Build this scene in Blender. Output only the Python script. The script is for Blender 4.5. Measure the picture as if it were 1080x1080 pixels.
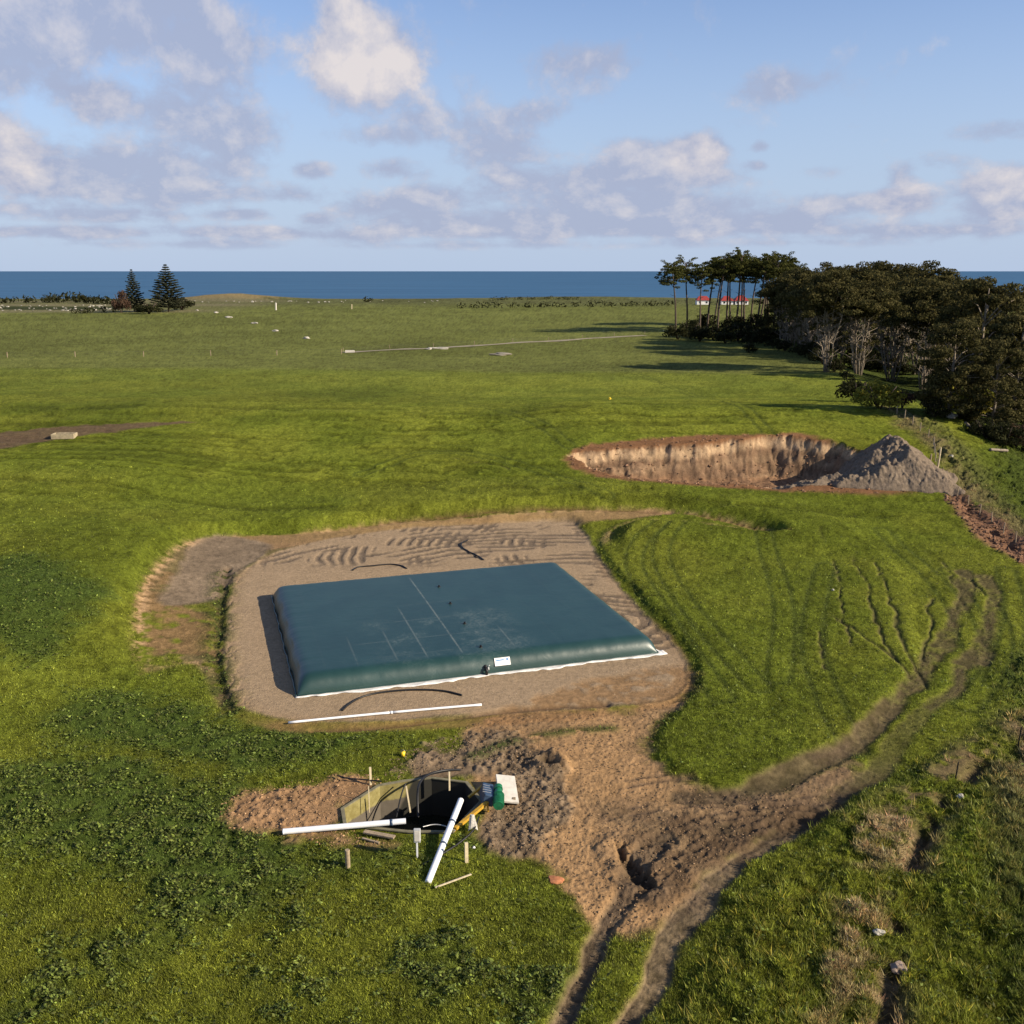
import bpy, bmesh, math, random
import numpy as np
from mathutils import Vector, Matrix

# ------------------------------------------------------------------ camera, world, sun
SC = bpy.context.scene
R = math.radians
for o in list(bpy.data.objects): bpy.data.objects.remove(o)
CAMH = 30.0; F = 1060.0; TP = 255.0 / F; PITCH = math.atan(TP)
cam = bpy.data.cameras.new("camera"); camo = bpy.data.objects.new("camera", cam)
SC.collection.objects.link(camo); SC.camera = camo
camo.location = (0, 0, CAMH); camo.rotation_euler = (R(90) - PITCH, 0, 0)
cam.sensor_width = 36; cam.lens = F / 1080 * 36; cam.clip_start = 0.5; cam.clip_end = 200000
SC.render.resolution_x = 1024; SC.render.resolution_y = 1024
SC.view_settings.view_transform = 'Standard'; SC.view_settings.look = 'None'
SC.view_settings.gamma = 1; SC.view_settings.exposure = 0.80

SUN_EL = 26.0
sh = Vector((-1, 0.36, 0)).normalized()                    # the way shadows fall
sdir = Vector((sh.x * math.cos(R(SUN_EL)), sh.y * math.cos(R(SUN_EL)), -math.sin(R(SUN_EL))))
sun = bpy.data.lights.new("sun", 'SUN'); sun.energy = 5.0; sun.angle = R(0.5); sun.color = (1.0, 0.865, 0.67)
suno = bpy.data.objects.new("sun", sun); SC.collection.objects.link(suno)
suno.rotation_euler = sdir.to_track_quat('-Z', 'Y').to_euler(); suno.location = (60, -60, 60)

def NT(nt, kind, **kw):
    n = nt.nodes.new(kind)
    for k, v in kw.items():
        if k == 'inp':
            for kk, vv in v.items():
                if isinstance(vv, bpy.types.NodeSocket): nt.links.new(vv, n.inputs[kk])
                else: n.inputs[kk].default_value = vv
        else: setattr(n, k, v)
    return n
def mth(nt, op, a, b=0.0, c=None, clamp=False):
    n = nt.nodes.new('ShaderNodeMath'); n.operation = op; n.use_clamp = clamp
    for i, v in enumerate((a, b, c)):
        if v is None: continue
        if isinstance(v, bpy.types.NodeSocket): nt.links.new(v, n.inputs[i])
        else: n.inputs[i].default_value = v
    return n.outputs[0]
def mixc(nt, f, a, b, bt='MIX'):
    n = nt.nodes.new('ShaderNodeMix'); n.data_type = 'RGBA'; n.blend_type = bt
    for i, v in ((0, f), (6, a), (7, b)):
        if isinstance(v, bpy.types.NodeSocket): nt.links.new(v, n.inputs[i])
        elif i == 0: n.inputs[0].default_value = v
        else: n.inputs[i].default_value = tuple(v) + ((1,) if len(v) == 3 else ())
    return n.outputs[2]
def mrange(nt, v, a, b, c=0.0, d=1.0, smooth=True):
    n = nt.nodes.new('ShaderNodeMapRange'); n.interpolation_type = 'SMOOTHSTEP' if smooth else 'LINEAR'
    nt.links.new(v, n.inputs[0])
    for i, x in zip((1, 2, 3, 4), (a, b, c, d)): n.inputs[i].default_value = x
    return n.outputs[0]

def pix_dir(u, v):
    a = (u - 540) / F; b = (540 - v) / F
    c, s = math.cos(PITCH), math.sin(PITCH)
    return a, c + b * s, -s + b * c

W = bpy.data.worlds.new("World"); SC.world = W; W.use_nodes = True
wt = W.node_tree; wt.nodes.clear()
wout = wt.nodes.new('ShaderNodeOutputWorld'); bg = wt.nodes.new('ShaderNodeBackground')
wt.links.new(bg.outputs[0], wout.inputs[0]); bg.inputs[1].default_value = 0.08
sky = wt.nodes.new('ShaderNodeTexSky'); sky.sky_type = 'NISHITA'; sky.sun_disc = False
sky.sun_elevation = R(SUN_EL); sky.sun_rotation = math.atan2(-sh.x, -sh.y)
sky.air_density = 1.0; sky.dust_density = 0.25; sky.ozone_density = 4.0; sky.altitude = 60
tc = wt.nodes.new('ShaderNodeTexCoord')
sep = NT(wt, 'ShaderNodeSeparateXYZ', inp={0: tc.outputs['Generated']})
az = mth(wt, 'ARCTAN2', sep.outputs[0], sep.outputs[1]); el = mth(wt, 'ARCSINE', sep.outputs[2])
ae = NT(wt, 'ShaderNodeCombineXYZ', inp={0: az, 1: el}).outputs[0]
zz = mth(wt, 'ADD', mth(wt, 'MAXIMUM', sep.outputs[2], 0.0), 0.16)
cp = NT(wt, 'ShaderNodeCombineXYZ', inp={0: mth(wt, 'DIVIDE', sep.outputs[0], zz), 1: mth(wt, 'DIVIDE', sep.outputs[1], zz), 2: 0.37}).outputs[0]
# noise in a cloud-layer space: stretched sideways low in the sky, rounder higher up
nz = NT(wt, 'ShaderNodeCombineXYZ', inp={0: mth(wt, 'MULTIPLY', az, 1.0), 1: mth(wt, 'DIVIDE', el, mth(wt, 'ADD', 0.42, mth(wt, 'MULTIPLY', el, 1.3))), 2: 0.2}).outputs[0]
def cloud_noise(off):
    p = NT(wt, 'ShaderNodeVectorMath', operation='ADD', inp={0: nz, 1: off}).outputs[0]
    wp = NT(wt, 'ShaderNodeTexNoise', inp={'Vector': p, 'Scale': 9.0, 'Detail': 2.0})
    p2 = NT(wt, 'ShaderNodeVectorMath', operation='MULTIPLY_ADD', inp={0: wp.outputs['Color'], 1: (0.035, 0.03, 0.0), 2: p}).outputs[0]
    n1 = NT(wt, 'ShaderNodeTexNoise', inp={'Vector': p2, 'Scale': 19.0, 'Detail': 9.0, 'Roughness': 0.62})
    return n1.outputs['Fac']
na = cloud_noise((0, 0, 0)); nb = cloud_noise((0.012, 0.016, 0))
BL = [(110,12,190,48,.95),(215,55,90,30,.7),(385,62,80,46,1.3),(362,2,30,30,1.0),(440,122,105,28,.62),(185,118,110,34,.8),(95,104,45,22,.9),
      (10,165,50,42,1.15),(150,178,120,28,.95),(75,192,70,22,.8),(255,150,60,40,.7),(615,66,90,26,.8),(600,100,60,22,.35),(825,92,60,22,.72),(330,179,26,10,.85),
      (415,180,42,15,.9),(530,160,58,36,.8),(545,195,50,20,.6),(690,176,92,30,1.0),(735,165,40,26,1.1),(610,195,80,22,.8),(600,228,260,24,.75),
      (400,215,90,20,.65),(905,214,72,16,.85),(952,210,34,20,1.0),(1062,196,56,26,1.0),(1062,225,60,14,.8),(1060,138,60,14,.8),(800,155,16,8,.75),(797,175,18,8,.85),(948,185,22,12,.7),
      (95,226,110,12,.8),(258,226,46,8,.8),(290,244,90,7,.65),(110,245,110,8,.6),(330,232,26,9,.8),(540,246,500,9,.55),(900,240,260,10,.55),(1230,120,90,60,.9),(-150,90,120,70,.9),
      (-200,210,180,20,.8),(1280,215,160,20,.8)]
tot = None; hi = None
BL += [(200,258,160,6,.6),(520,259,200,6,.6),(860,256,200,7,.6),(350,250,100,7,.5),(760,190,50,12,.6),(1000,170,50,12,.5),(240,90,60,20,.5),(500,90,40,20,.4),(20,60,60,30,.7),(480,236,120,14,.7),(700,236,150,14,.7),(820,232,90,14,.6),(655,150,40,14,.5),(40,90,60,20,.5),(300,205,50,12,.6),(470,205,60,16,.7),(180,205,90,14,.7),(560,120,50,16,.55),(400,145,80,14,.55),(1000,245,120,8,.6),(700,215,120,18,.8),(860,180,40,10,.45),(20,245,120,8,.6)]
WH = {2: 1.3, 3: 1.0, 7: .7, 19: .8, 24: .8, 25: .5, 6: .45, 26: .5, 18: .25,15:.3}
for i, (u, v, rx, ry, s) in enumerate(BL):
    dx, dy, dz = pix_dir(u, v); L = math.sqrt(dx*dx + dy*dy + dz*dz)
    a0, e0 = math.atan2(dx, dy), math.asin(dz / L)
    k = 1 / 1090.0
    q = NT(wt, 'ShaderNodeVectorMath', operation='SUBTRACT', inp={0: ae, 1: (a0, e0, 0)}).outputs[0]
    q = NT(wt, 'ShaderNodeVectorMath', operation='MULTIPLY', inp={0: q, 1: (1 / (rx*k*1.45), 1 / (ry*k*1.45), 0)}).outputs[0]
    ln = NT(wt, 'ShaderNodeVectorMath', operation='LENGTH', inp={0: q}).outputs['Value']
    m = mrange(wt, ln, 1.0, 0.0, 0.0, s)
    tot = m if tot is None else mth(wt, 'MAXIMUM', mth(wt, 'MAXIMUM', tot, m), mth(wt, 'MULTIPLY', mth(wt, 'ADD', tot, m), 0.80))
    if i in WH:
        h = mth(wt, 'MULTIPLY', m, WH[i]); hi = h if hi is None else mth(wt, 'MAXIMUM', hi, h)
# the rest of the sky, away from this view, has ordinary scattered cloud
gen = NT(wt, 'ShaderNodeTexNoise', inp={'Vector': cp, 'Scale': 0.55, 'Detail': 3.0}).outputs['Fac']
away = mrange(wt, mth(wt, 'ABSOLUTE', az), 0.62, 0.95)
gm = mth(wt, 'MULTIPLY', mrange(wt, gen, 0.45, 0.68), away)
tot = mth(wt, 'MAXIMUM', tot, mth(wt, 'MULTIPLY', gm, 0.9))
def cden(n): return mth(wt, 'ADD', tot, mth(wt, 'MULTIPLY', mth(wt, 'SUBTRACT', n, 0.5), 1.9))
d1 = cden(na)
alpha = mrange(wt, d1, 0.14, 0.74)
low = mrange(wt, el, 0.006, 0.03)
alpha = mth(wt, 'MULTIPLY', alpha, mth(wt, 'ADD', 0.0, low))
alpha = mth(wt, 'MULTIPLY', alpha, mth(wt, 'ADD', 0.84, mth(wt, 'MULTIPLY', hi, 0.25)), clamp=True)
lit = mth(wt, 'MULTIPLY', mth(wt, 'SUBTRACT', na, nb), 2.6)
litm = mth(wt, 'ADD', mth(wt, 'ADD', 0.04, lit), mth(wt, 'MULTIPLY', hi, 0.62), clamp=True)
ccol = mixc(wt, litm, (2.85, 3.2, 4.35), (5.5, 5.15, 5.2))
skyc = mixc(wt, 1.0, sky.outputs[0], (1.17, 1.06, 1.13), 'MULTIPLY')
skyc = mixc(wt, mrange(wt, el, .32, -.02, 0.0, .95), skyc, (3.28, 4.1, 5.5))      # thin moisture haze over the sea
wt.links.new(mixc(wt, alpha, skyc, ccol), bg.inputs[0])

# ------------------------------------------------------------------ noise and projection helpers (numpy)
def _h(ix, iy, s):
    n = (ix.astype(np.int64) * 374761393 + iy.astype(np.int64) * 668265263 + s * 974634777) & 0xFFFFFFFF
    n = ((n ^ (n >> 13)) * 1274126177) & 0xFFFFFFFF
    n = (n ^ (n >> 16)) & 0xFFFFFF
    return n / float(0xFFFFFF)
def vn(x, y, s=0):
    ix = np.floor(x); iy = np.floor(y); fx = x - ix; fy = y - iy
    fx = fx*fx*(3-2*fx); fy = fy*fy*(3-2*fy)
    a = _h(ix, iy, s); b = _h(ix+1, iy, s); c = _h(ix, iy+1, s); d = _h(ix+1, iy+1, s)
    return (a*(1-fx)+b*fx)*(1-fy) + (c*(1-fx)+d*fx)*fy
def fbm(x, y, sc, o=4, s=0, g=0.5):
    t = 0; a = 1.0; n = 0; X = x*sc; Y = y*sc
    for i in range(o):
        t = t + a*vn(X, Y, s+i*17); n += a; a *= g
        X, Y = X*1.62+Y*1.23+3.1, Y*1.62-X*1.23+7.7
    return t/n
def ss(a, b, x):
    t = np.clip((x-a)/(b-a), 0, 1); return t*t*(3-2*t)
def lerp(a, b, t): return a+(b-a)*t

# gully line on the right, as x against y (found on the ground)
GY = np.array([-60, 30, 50, 98, 125, 155, 203, 260, 330, 440, 520, 2000.]); GX = np.array([16, 18, 27, 50, 55, 66, 76, 84, 92, 120, 200, 2000.])
def base(x, y):
    x = np.asarray(x, float); y = np.asarray(y, float)
    yr = y + 0.10*x + 6*(fbm(x, y, 1/60., 2, 2)-.5)
    z = 6.2*np.clip(.25*ss(110, 176, yr)+.75*np.clip((yr-113)/58, 0, 1)**1.0, 0, 1) - 2.2*ss(170, 225, yr)
    z = z - .0*y + 1.5*ss(130, 160, y)*ss(-5, 12, x)*(1-ss(60, 90, x))*(1-ss(160, 230, y))
    z = z - .8*ss(230, 340, y) + 1.0*ss(330, 800, y)
    z = z + 3.6*ss(-24-.12*(y-70), -48-.12*(y-70), x)*ss(50, 85, y)*(1-ss(118, 175, y)) + .5*ss(-20, -60, x)*(1-ss(30, 60, y))
    t = x - np.interp(y, GY, GX)
    dep = 1.8 + 6.5*ss(70, 170, y)
    z = z - dep*ss(0, 34, t)*(1-ss(380, 520, y)) - 2.0*ss(0, 13, t)*(1-ss(72, 95, y))
    z = z + 3.5*ss(60, 130, t)*(1-ss(380, 520, y))
    z = z + 0.7*(fbm(x, y, 1/22., 3, 5)-0.5)*ss(105, 150, y) + 0.35*(fbm(x, y, 1/9., 3, 9)-0.5)*(1-ss(60, 75, y))
    z = z + 5.0*np.exp(-(((x+255)/45)**2+((y-930)/55)**2))*(0.8+.4*fbm(x, y, 1/20., 3, 3))      # tan dune by the shore
    z = z + 2.2*np.exp(-(((x-60)/90)**2+((y-940)/40)**2)) + 1.5*np.exp(-(((x-330)/200)**2+((y-900)/60)**2))
    z = z - 45*ss(960, 1010, y + 22*(fbm(x, y, 1/90., 4, 12)-.5))
    return z
def proj(x, y, z):
    c, s = math.cos(PITCH), math.sin(PITCH)
    dep = y*c - (z-CAMH)*s; up = y*s + (z-CAMH)*c
    return 540+F*x/dep, 540-F*up/dep
def unp(u, v, z=None):
    dx, dy, dz = pix_dir(u, v)
    if z is not None:
        t = (z-CAMH)/dz; return dx*t, dy*t, z
    # first hit along the ray
    if dz >= -1e-4: dz = -1e-4
    ts = np.concatenate([np.linspace(20, 300, 1200), np.linspace(300.5, 1300, 2500)])
    hz = base(dx*ts, dy*ts); rz = CAMH+dz*ts
    k = np.argmax(rz <= hz)
    if rz[k] > hz[k]: k = len(ts)-1
    t0, t1 = ts[max(k-1, 0)], ts[k]
    for _ in range(14):
        tm = .5*(t0+t1)
        if CAMH+dz*tm <= float(base(dx*tm, dy*tm)): t1 = tm
        else: t0 = tm
    return dx*t1, dy*t1, CAMH+dz*t1
def U(pts, z=None): return np.array([unp(u, v, z)[:2] for u, v in pts])
def dist_line(x, y, P, closed=False):
    d = np.full(x.shape, 1e9); n = len(P); rng_ = range(n if closed else n-1)
    for i in rng_:
        ax, ay = P[i]; bx, by = P[(i+1) % n]
        vx, vy = bx-ax, by-ay; L = vx*vx+vy*vy+1e-9
        t = np.clip(((x-ax)*vx+(y-ay)*vy)/L, 0, 1)
        d = np.minimum(d, (x-ax-t*vx)**2+(y-ay-t*vy)**2)
    return np.sqrt(d)
def inside(x, y, P):
    c = np.zeros(x.shape, bool); n = len(P); j = n-1
    for i in range(n):
        xi, yi = P[i]; xj, yj = P[j]
        if yi != yj:
            c ^= ((yi > y) != (yj > y)) & (x < (xj-xi)*(y-yi)/(yj-yi)+xi)
        j = i
    return c
def chaik(P, k=2, closed=True):
    P = np.array(P, float)
    for _ in range(k):
        Q = np.roll(P, -1, 0) if closed else P[1:]
        A = P if closed else P[:-1]
        N = np.empty((len(A)*2, 2)); N[0::2] = .75*A+.25*Q; N[1::2] = .25*A+.75*Q
        if not closed: N = np.vstack([P[:1], N, P[-1:]])
        P = N
    return P
def sdf(x, y, P, mg=6):                                              # positive inside
    out = np.full(x.shape, -50.0)
    b = (x > P[:, 0].min()-mg) & (x < P[:, 0].max()+mg) & (y > P[:, 1].min()-mg) & (y < P[:, 1].max()+mg)
    if b.any():
        xx, yy = x[b], y[b]; d = dist_line(xx, yy, P, True); d[~inside(xx, yy, P)] *= -1; out[b] = d
    return out
def ldist(x, y, P, m=12):
    out = np.full(x.shape, 50.0)
    b = (x > P[:, 0].min()-m) & (x < P[:, 0].max()+m) & (y > P[:, 1].min()-m) & (y < P[:, 1].max()+m)
    if b.any(): out[b] = dist_line(x[b], y[b], P)
    return out
def poly(pts, z=None, k=2): return chaik(U(pts, z), k)
def line(pts, z=None, k=2): return chaik(U(pts, z), k, False)

# ------------------------------------------------------------------ feature outlines on the ground
PAD = poly([(243,742),(236,690),(240,625),(262,592),(330,570),(420,557),(520,552),(598,549),(618,560),(628,585),(662,628),(705,672),(727,700),(722,735),(660,745),(520,752),(390,762),(290,760)], 0)
CUT = poly([(146,716),(143,655),(160,615),(195,580),(235,566),(330,562),(440,550),(560,546),(700,546),(770,556),(830,570),(740,560),(640,556),(640,600),(690,650),(732,700),(728,742),(620,760),(380,775),(260,770),(225,735),(215,700),(185,700)], 0)
GREYB = poly([(160,645),(195,600),(200,578),(235,566),(290,572),(275,590),(245,608),(236,632),(200,640)], 0)
ORNG = poly([(143,715),(143,660),(155,620),(190,605),(185,640),(215,650),(238,648),(242,690),(200,690),(165,690),(160,716)], 0)
ORNG2 = poly([(215,572),(250,566),(330,562),(420,552),(560,547),(700,545),(720,551),(600,556),(520,556),(420,562),(330,574),(250,584)], 0)
DARKM = poly([(648,905),(652,880),(700,862),(760,852),(840,848),(880,858),(810,888),(745,905),(715,940),(680,955),(655,935)])
ROUGH2 = poly([(690,1100),(745,975),(800,910),(860,872),(905,835),(1000,790),(1090,730),(1250,1000),(1250,1250),(690,1250)])
SHELF = poly([(640,556),(625,572),(640,600),(690,650),(728,692),(733,730),(690,765),(682,800),(740,838),(860,815),(940,750),(975,700),(960,600),(900,562),(820,552),(720,548)], 0)
ORF = poly([(540,742),(600,722),(660,712),(722,700),(735,720),(724,742),(660,750),(520,760)], 0)
DITCH = line([(244,600),(231,630),(230,680),(237,720),(240,750)], 0)
DITCH2 = line([(300,566),(440,550),(560,545),(690,547),(760,555),(832,571)], 0)
EDGEF = line([(640,742),(560,745),(480,757),(400,768),(330,770)], 0)
HUB = poly([(500,800),(470,775),(520,758),(640,748),(726,738),(700,760),(682,790),(690,815),(740,832),(800,838),(860,815),(905,800),(890,830),(840,862),(800,880),(750,915),(720,950),(690,985),(640,985),(610,940),(585,915),(545,905),(505,890),(515,850)])
SPOIL = poly([(222,852),(262,832),(330,822),(395,812),(415,826),(400,838),(362,850),(362,885),(420,885),(380,902),(320,884),(250,884)])
CLODS = poly([(398,822),(410,800),(470,776),(525,770),(560,790),(590,805),(600,850),(580,905),(530,905),(502,890),(520,850),(540,830),(545,815),(500,812),(460,815)])
GRTONG = line([(500,800),(540,782),(590,772),(645,768)])
TR = [line([(575,1150),(582,1080),(610,1020),(640,970),(670,930),(700,880)]),
      line([(640,1150),(665,1080),(700,1015),(738,950),(780,900),(830,868),(880,850)]),
      line([(720,835),(800,832),(860,805),(905,780),(945,742),(975,712),(1000,690),(1015,650),(1010,600)]),
      line([(760,870),(830,868),(885,835),(940,790),(985,748),(1020,712),(1045,680),(1050,640),(1030,605)])]
THIN = [line([(930,598),(940,630),(955,665),(968,700),(972,725)]), line([(905,590),(922,630),(936,672),(950,705)]), line([(882,650),(912,672),(940,695),(960,718)]),
        line([(868,672),(868,712)]), line([(480,482),(510,487),(540,495)]), line([(865,570),(872,580)]), line([(990,590),(1003,615),(1010,640)]), line([(1012,600),(1028,625)]),
        line([(885,596),(893,640),(905,690)]), line([(980,620),(990,660),(985,700)])]
FTRK = [line([(700,560),(660,590),(690,640),(760,740)]), line([(720,556),(690,585),(720,640),(800,730)]), line([(600,470),(560,440),(420,412)]), line([(380,500),(460,470),(560,490),(640,530)]), line([(820,470),(700,400),(560,365)]), line([(1000,600),(1048,640),(1060,690),(1020,745)]), line([(1060,600),(1075,650),(1050,720)]), line([(870,600),(850,680),(880,760),(900,790)]), line([(930,560),(1000,620),(1030,690)]), line([(800,560),(830,640),(820,720)])]
PIT = U([(594,478),(640,473),(700,470),(740,468),(775,463),(815,459),(850,461),(885,466),(915,478),(962,500),(960,511),(860,512),(760,513),(700,512),(655,506),(620,493)])
PITO = poly([(588,476),(650,466),(720,460),(800,456),(860,459),(905,474),(985,500),(1010,512),(960,522),(860,520),(760,518),(690,517),(630,506),(605,492)])
PZF = -0.2
BANKR = poly([(985,505),(1005,510),(1035,535),(1085,570),(1120,600),(1110,625),(1075,590),(1040,575),(1015,550)])
DRYR = poly([(915,425),(940,430),(985,455),(1003,490),(1040,520),(1090,560),(1150,610),(1120,620),(1070,570),(1010,520),(985,490),(978,470),(940,442)])
SLOPER = poly([(940,430),(1000,450),(1060,520),(1120,590),(1090,560),(1040,530),(1000,500),(985,470)])
MUDL = poly([(-60,462),(60,449),(140,446),(220,444),(150,451),(90,458),(30,468),(-60,480)])
RIDGE = line([(1085,775),(1040,790),(985,830),(940,870),(915,930),(895,1010),(870,1100),(860,1180)])
SCARP = line([(1085,785),(1050,800),(1010,835),(975,880),(955,940),(945,1000),(935,1060),(930,1150)])
STRAW = [poly([(905,885),(935,878),(952,900),(935,928),(912,930)]), poly([(868,1050),(892,975),(915,955),(925,985),(912,1050),(885,1110),(850,1110)])]
STRAW_OLD = [poly([(905,885),(935,880),(955,905),(950,935),(925,945),(900,930)]), poly([(890,940),(925,950),(940,1000),(925,1060),(900,1100),(850,1100),(870,1040),(885,990)]), poly([(945,900),(985,860),(1010,900),(985,1000),(960,1060),(940,1010)])]
WEED = [poly([(-60,820),(60,800),(160,790),(250,815),(300,870),(340,900),(400,890),(420,905),(330,935),(300,985),(200,970),(110,930),(60,890),(-60,890)]),
        poly([(20,760),(80,735),(160,728),(240,760),(330,765),(420,775),(440,790),(350,800),(260,820),(150,800),(60,790)]), 
        poly([(-40,600),(20,585),(80,600),(120,650),(90,690),(30,700),(-40,680)])]
HOLE = line([(652,893),(665,912),(684,934)])
SUMP = U([(360,854),(399,829),(428,824),(456,821),(493,826),(509,846),(478,879),(430,879),(363,872)], 0.05)
SUMPC = SUMP.mean(0)
SHRB = U([(575,806),(588,818),(585,830)])
CLIFF = line([(-60,323),(130,322)])

# ------------------------------------------------------------------ ground height and colour
def features(x, y):
    """returns height, colour, bare mask, weed mask, tall mask for arrays x,y"""
    z = base(x, y)
    n1 = fbm(x, y, 1.1, 3, 21)-.5; n2 = fbm(x, y, 3.3, 2, 31)-.5; nb = fbm(x, y, .25, 4, 41)-.5; n0 = fbm(x, y, 1/14., 4, 51)-.5
    grass = np.stack([lerp(.102, .140, ss(-.18, .2, n0)), lerp(.124, .156, ss(-.2, .2, n0)), lerp(.014, .019, ss(-.2, .2, n0))], -1)
    far = ss(150, 330, y)[..., None]
    grass = grass*(1-far) + far*np.stack([.126+.035*n0, .144+.03*n0, .026+0*x], -1)
    ff = ss(262, 275, y+0.10*x)[..., None]*(1-ss(1.0, 1.01, 0*x))[..., None]
    grass = grass*(1-ff) + ff*np.array([.114, .125, .033])
    fs = ss(700, 860, y+30*nb)[..., None]; grass = grass*(1-fs) + fs*np.array([.09, .095, .036])
    mot = ss(-.25, .25, n1*0.7+nb)[..., None]
    spk = vn(x*2.1+5, y*.9, 301)*.6+vn(x*5.3, y*2.2, 302)*.4
    col = grass*lerp(.86, 1.12, mot)
    col = col*(1+0.4*n2[..., None])*lerp(.76, 1.08, ss(.22, .52, spk))[..., None]
    bare = np.zeros(x.shape); weed = np.zeros(x.shape); dry = np.zeros(x.shape); track = np.zeros(x.shape)
    def put(c, m, v=0.25, sc=None):
        nonlocal col
        cc = np.array(c)[None, :]*(1+v*(n1*1.6+n2*1.2))[..., None]
        col = col*(1-m[..., None]) + cc*m[..., None]
    tz = ss(112, 120, y)*(1-ss(180, 200, y))*(x < 70)
    stk = vn(x*.06+3*nb, (y+.15*x+4*nb)*.75, 311); col = col*(1-.30*(tz*ss(.55, .8, stk))[..., None]); z = z - .16*tz*ss(.5, .8, stk)
    big = fbm(x, y, 1/35., 3, 320)-.5; col = col*(1+.5*big*(y > 60)*np.ones_like(x))[..., None]
    # ---- grass kinds
    for P in WEED:
        m = ss(-1.8, 2.4, sdf(x, y, P)+6*nb+2.5*n1); weed = np.maximum(weed, m)
    weed = np.maximum(weed, .55*ss(.02, .2, fbm(x, y, .35, 3, 330)-.5)*(1-ss(48, 56, y))*(x < 3))
    put((.052, .082, .017), weed*.85)
    wm = weed
    # mower and tyre lines in the grass
    for P in FTRK:
        d = ldist(x, y, P, 3); m = np.exp(-((d-.9)/.28)**2); put((.050, .066, .016), m*.6); z = z - .06*m
    # long grass, right bank
    tR = x-np.interp(y, GY, GX)
    d = ldist(x, y, RIDGE, 14)
    side = ss(-2.5, 1.5, tR-1+2*nb)*(1-ss(72, 80, y))
    rough = np.maximum(side, .45*ss(-.5, 2.5, sdf(x, y, ROUGH2)+2*nb))
    put((.046, .066, .018), side*.6)
    dr = ss(.02, .22, nb+.17+.5*n1)*side*(np.exp(-((ldist(x, y, SCARP, 14)-.5)/3.4)**2)); put((.215, .162, .085), dr*.9); dry = np.maximum(dry, dr)
    m = np.exp(-(ldist(x, y, RIDGE, 8)/1.5)**2)*ss(.0, .16, nb+.6*n1+.02)*ss(45, 52, y); m = np.maximum(m, np.exp(-(ldist(x, y, SCARP, 8)/1.0)**2)*ss(.02, .18, nb+.6*n1)); put((.125, .085, .050), m*.85, .4); bare = np.maximum(bare, m*.8)
    for P in STRAW:
        m = ss(-.8, .8, sdf(x, y, P)+5*nb+2.5*n1)*ss(-.12, .1, n2+n1); put((.27, .20, .105), m*.85); dry = np.maximum(dry, m)
    m = ss(-2, 2, sdf(x, y, SLOPER)+5*nb); put((.085, .088, .030), m*.8); rough = np.maximum(rough, m)
    m = ss(-1.5, 1.5, sdf(x, y, DRYR)+5*nb+2*n1); put((.155, .122, .060), m*.8); dry = np.maximum(dry, m)
    g = ss(3, 12, tR+5*nb)*ss(105, 135, y)*(1-ss(430, 520, y)); put((.034, .050, .011), g*.85); rough = np.maximum(rough, g)
    # banks and dunes far away
    m = np.exp(-(((x+255)/48)**2+((y-925)/60)**2)); m = ss(.25, .6, m+.5*nb); put((.20, .155, .075), m)
    m = ss(0, 1, ss(925, 950, y+20*nb)); put((.13, .115, .05), m*.8)
    m = ss(-170, -220, x)*ss(640, 660, y)*(1-ss(880, 900, y)); m2 = (np.sin(y/17.)>.2)*1.0; put((.15, .135, .075), m*(.35+.5*m2))
    m = ss(-260, -270, x-0*y)*ss(690, 700, y)*(1-ss(745, 755, y)); put((.028, .035, .014), m*.9)
    xw = x+2.2*(fbm(x, y, .13, 2, 201)-.5)+.5*(fbm(x, y, .8, 2, 203)-.5); yw = y+2.2*(fbm(x, y, .13, 2, 205)-.5)+.5*(fbm(x, y, .8, 2, 207)-.5)
    # ---- height: bank round the tank site
    sc_ = sdf(x, y, CUT, 20)
    wl = ss(-6, -16, x)*ss(66, 80, y) + ss(100, 112, y); wl = np.clip(wl, 0, 1)
    z = z + .40*ss(-.3, 1.2, sdf(x, y, SHELF, 8)+.5*nb)
    z = z + .45*ss(-.2, 1.6, sdf(x, y, ROUGH2, 8)+1.0*nb)
    z = z + wl*1.15*ss(-.2, 2.6, -sc_+.8*nb)*(1-ss(4, 16, -sc_))*(1.0)
    # bare soil
    sp = sdf(x, y, PAD)
    m = ss(-.5, .4, sc_+1.2*nb+.5*n1)*(ss(-6, -16, x)*ss(60, 70, y)*(1-ss(-2.5, 3, y-110)))*ss(.0, .3, .30+nb-ss(70, 78, y)*0+0.0)
    m = m*lerp(1, ss(-.05, .12, nb+n1*.5+.03), 1-ss(84, 90, y)); put((.150, .105, .058), m*.8); bare = np.maximum(bare, m*.8)
    m = ss(-.5, .5, sdf(x, y, ORNG)+1.6*nb+.8*n1); put((.185, .112, .052), m*.75*ss(-.28, .1, n1+nb), .7); bare = np.maximum(bare, m*.8)
    m = ss(-.3, .4, sdf(x, y, ORNG2)+1.0*nb+.5*n1); put((.25, .155, .080), m*.85); bare = np.maximum(bare, m)
    m = ss(-.5, .5, sdf(x, y, GREYB)+.8*nb+.5*n1); put((.20, .150, .100), m, .45); put((.13, .098, .066), m*ss(.0, .15, nb+.5*n1)*.7, .4); bare = np.maximum(bare, m)
    m = ss(-.6, .6, sdf(x, y, HUB)+2.2*nb+1.0*n1); hubm = m
    put((.190, .128, .070), m, .35); bare = np.maximum(bare, m); track = np.maximum(track, m)
    dd = ss(-.05, .2, nb+.5*n1); put((.145, .095, .053), m*dd*.9, .4); put((.33, .20, .095), m*ss(-.10, .10, fbm(x, y, .12, 3, 340)-.48)*(1-ss(5, 15, x))*.85)
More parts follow.
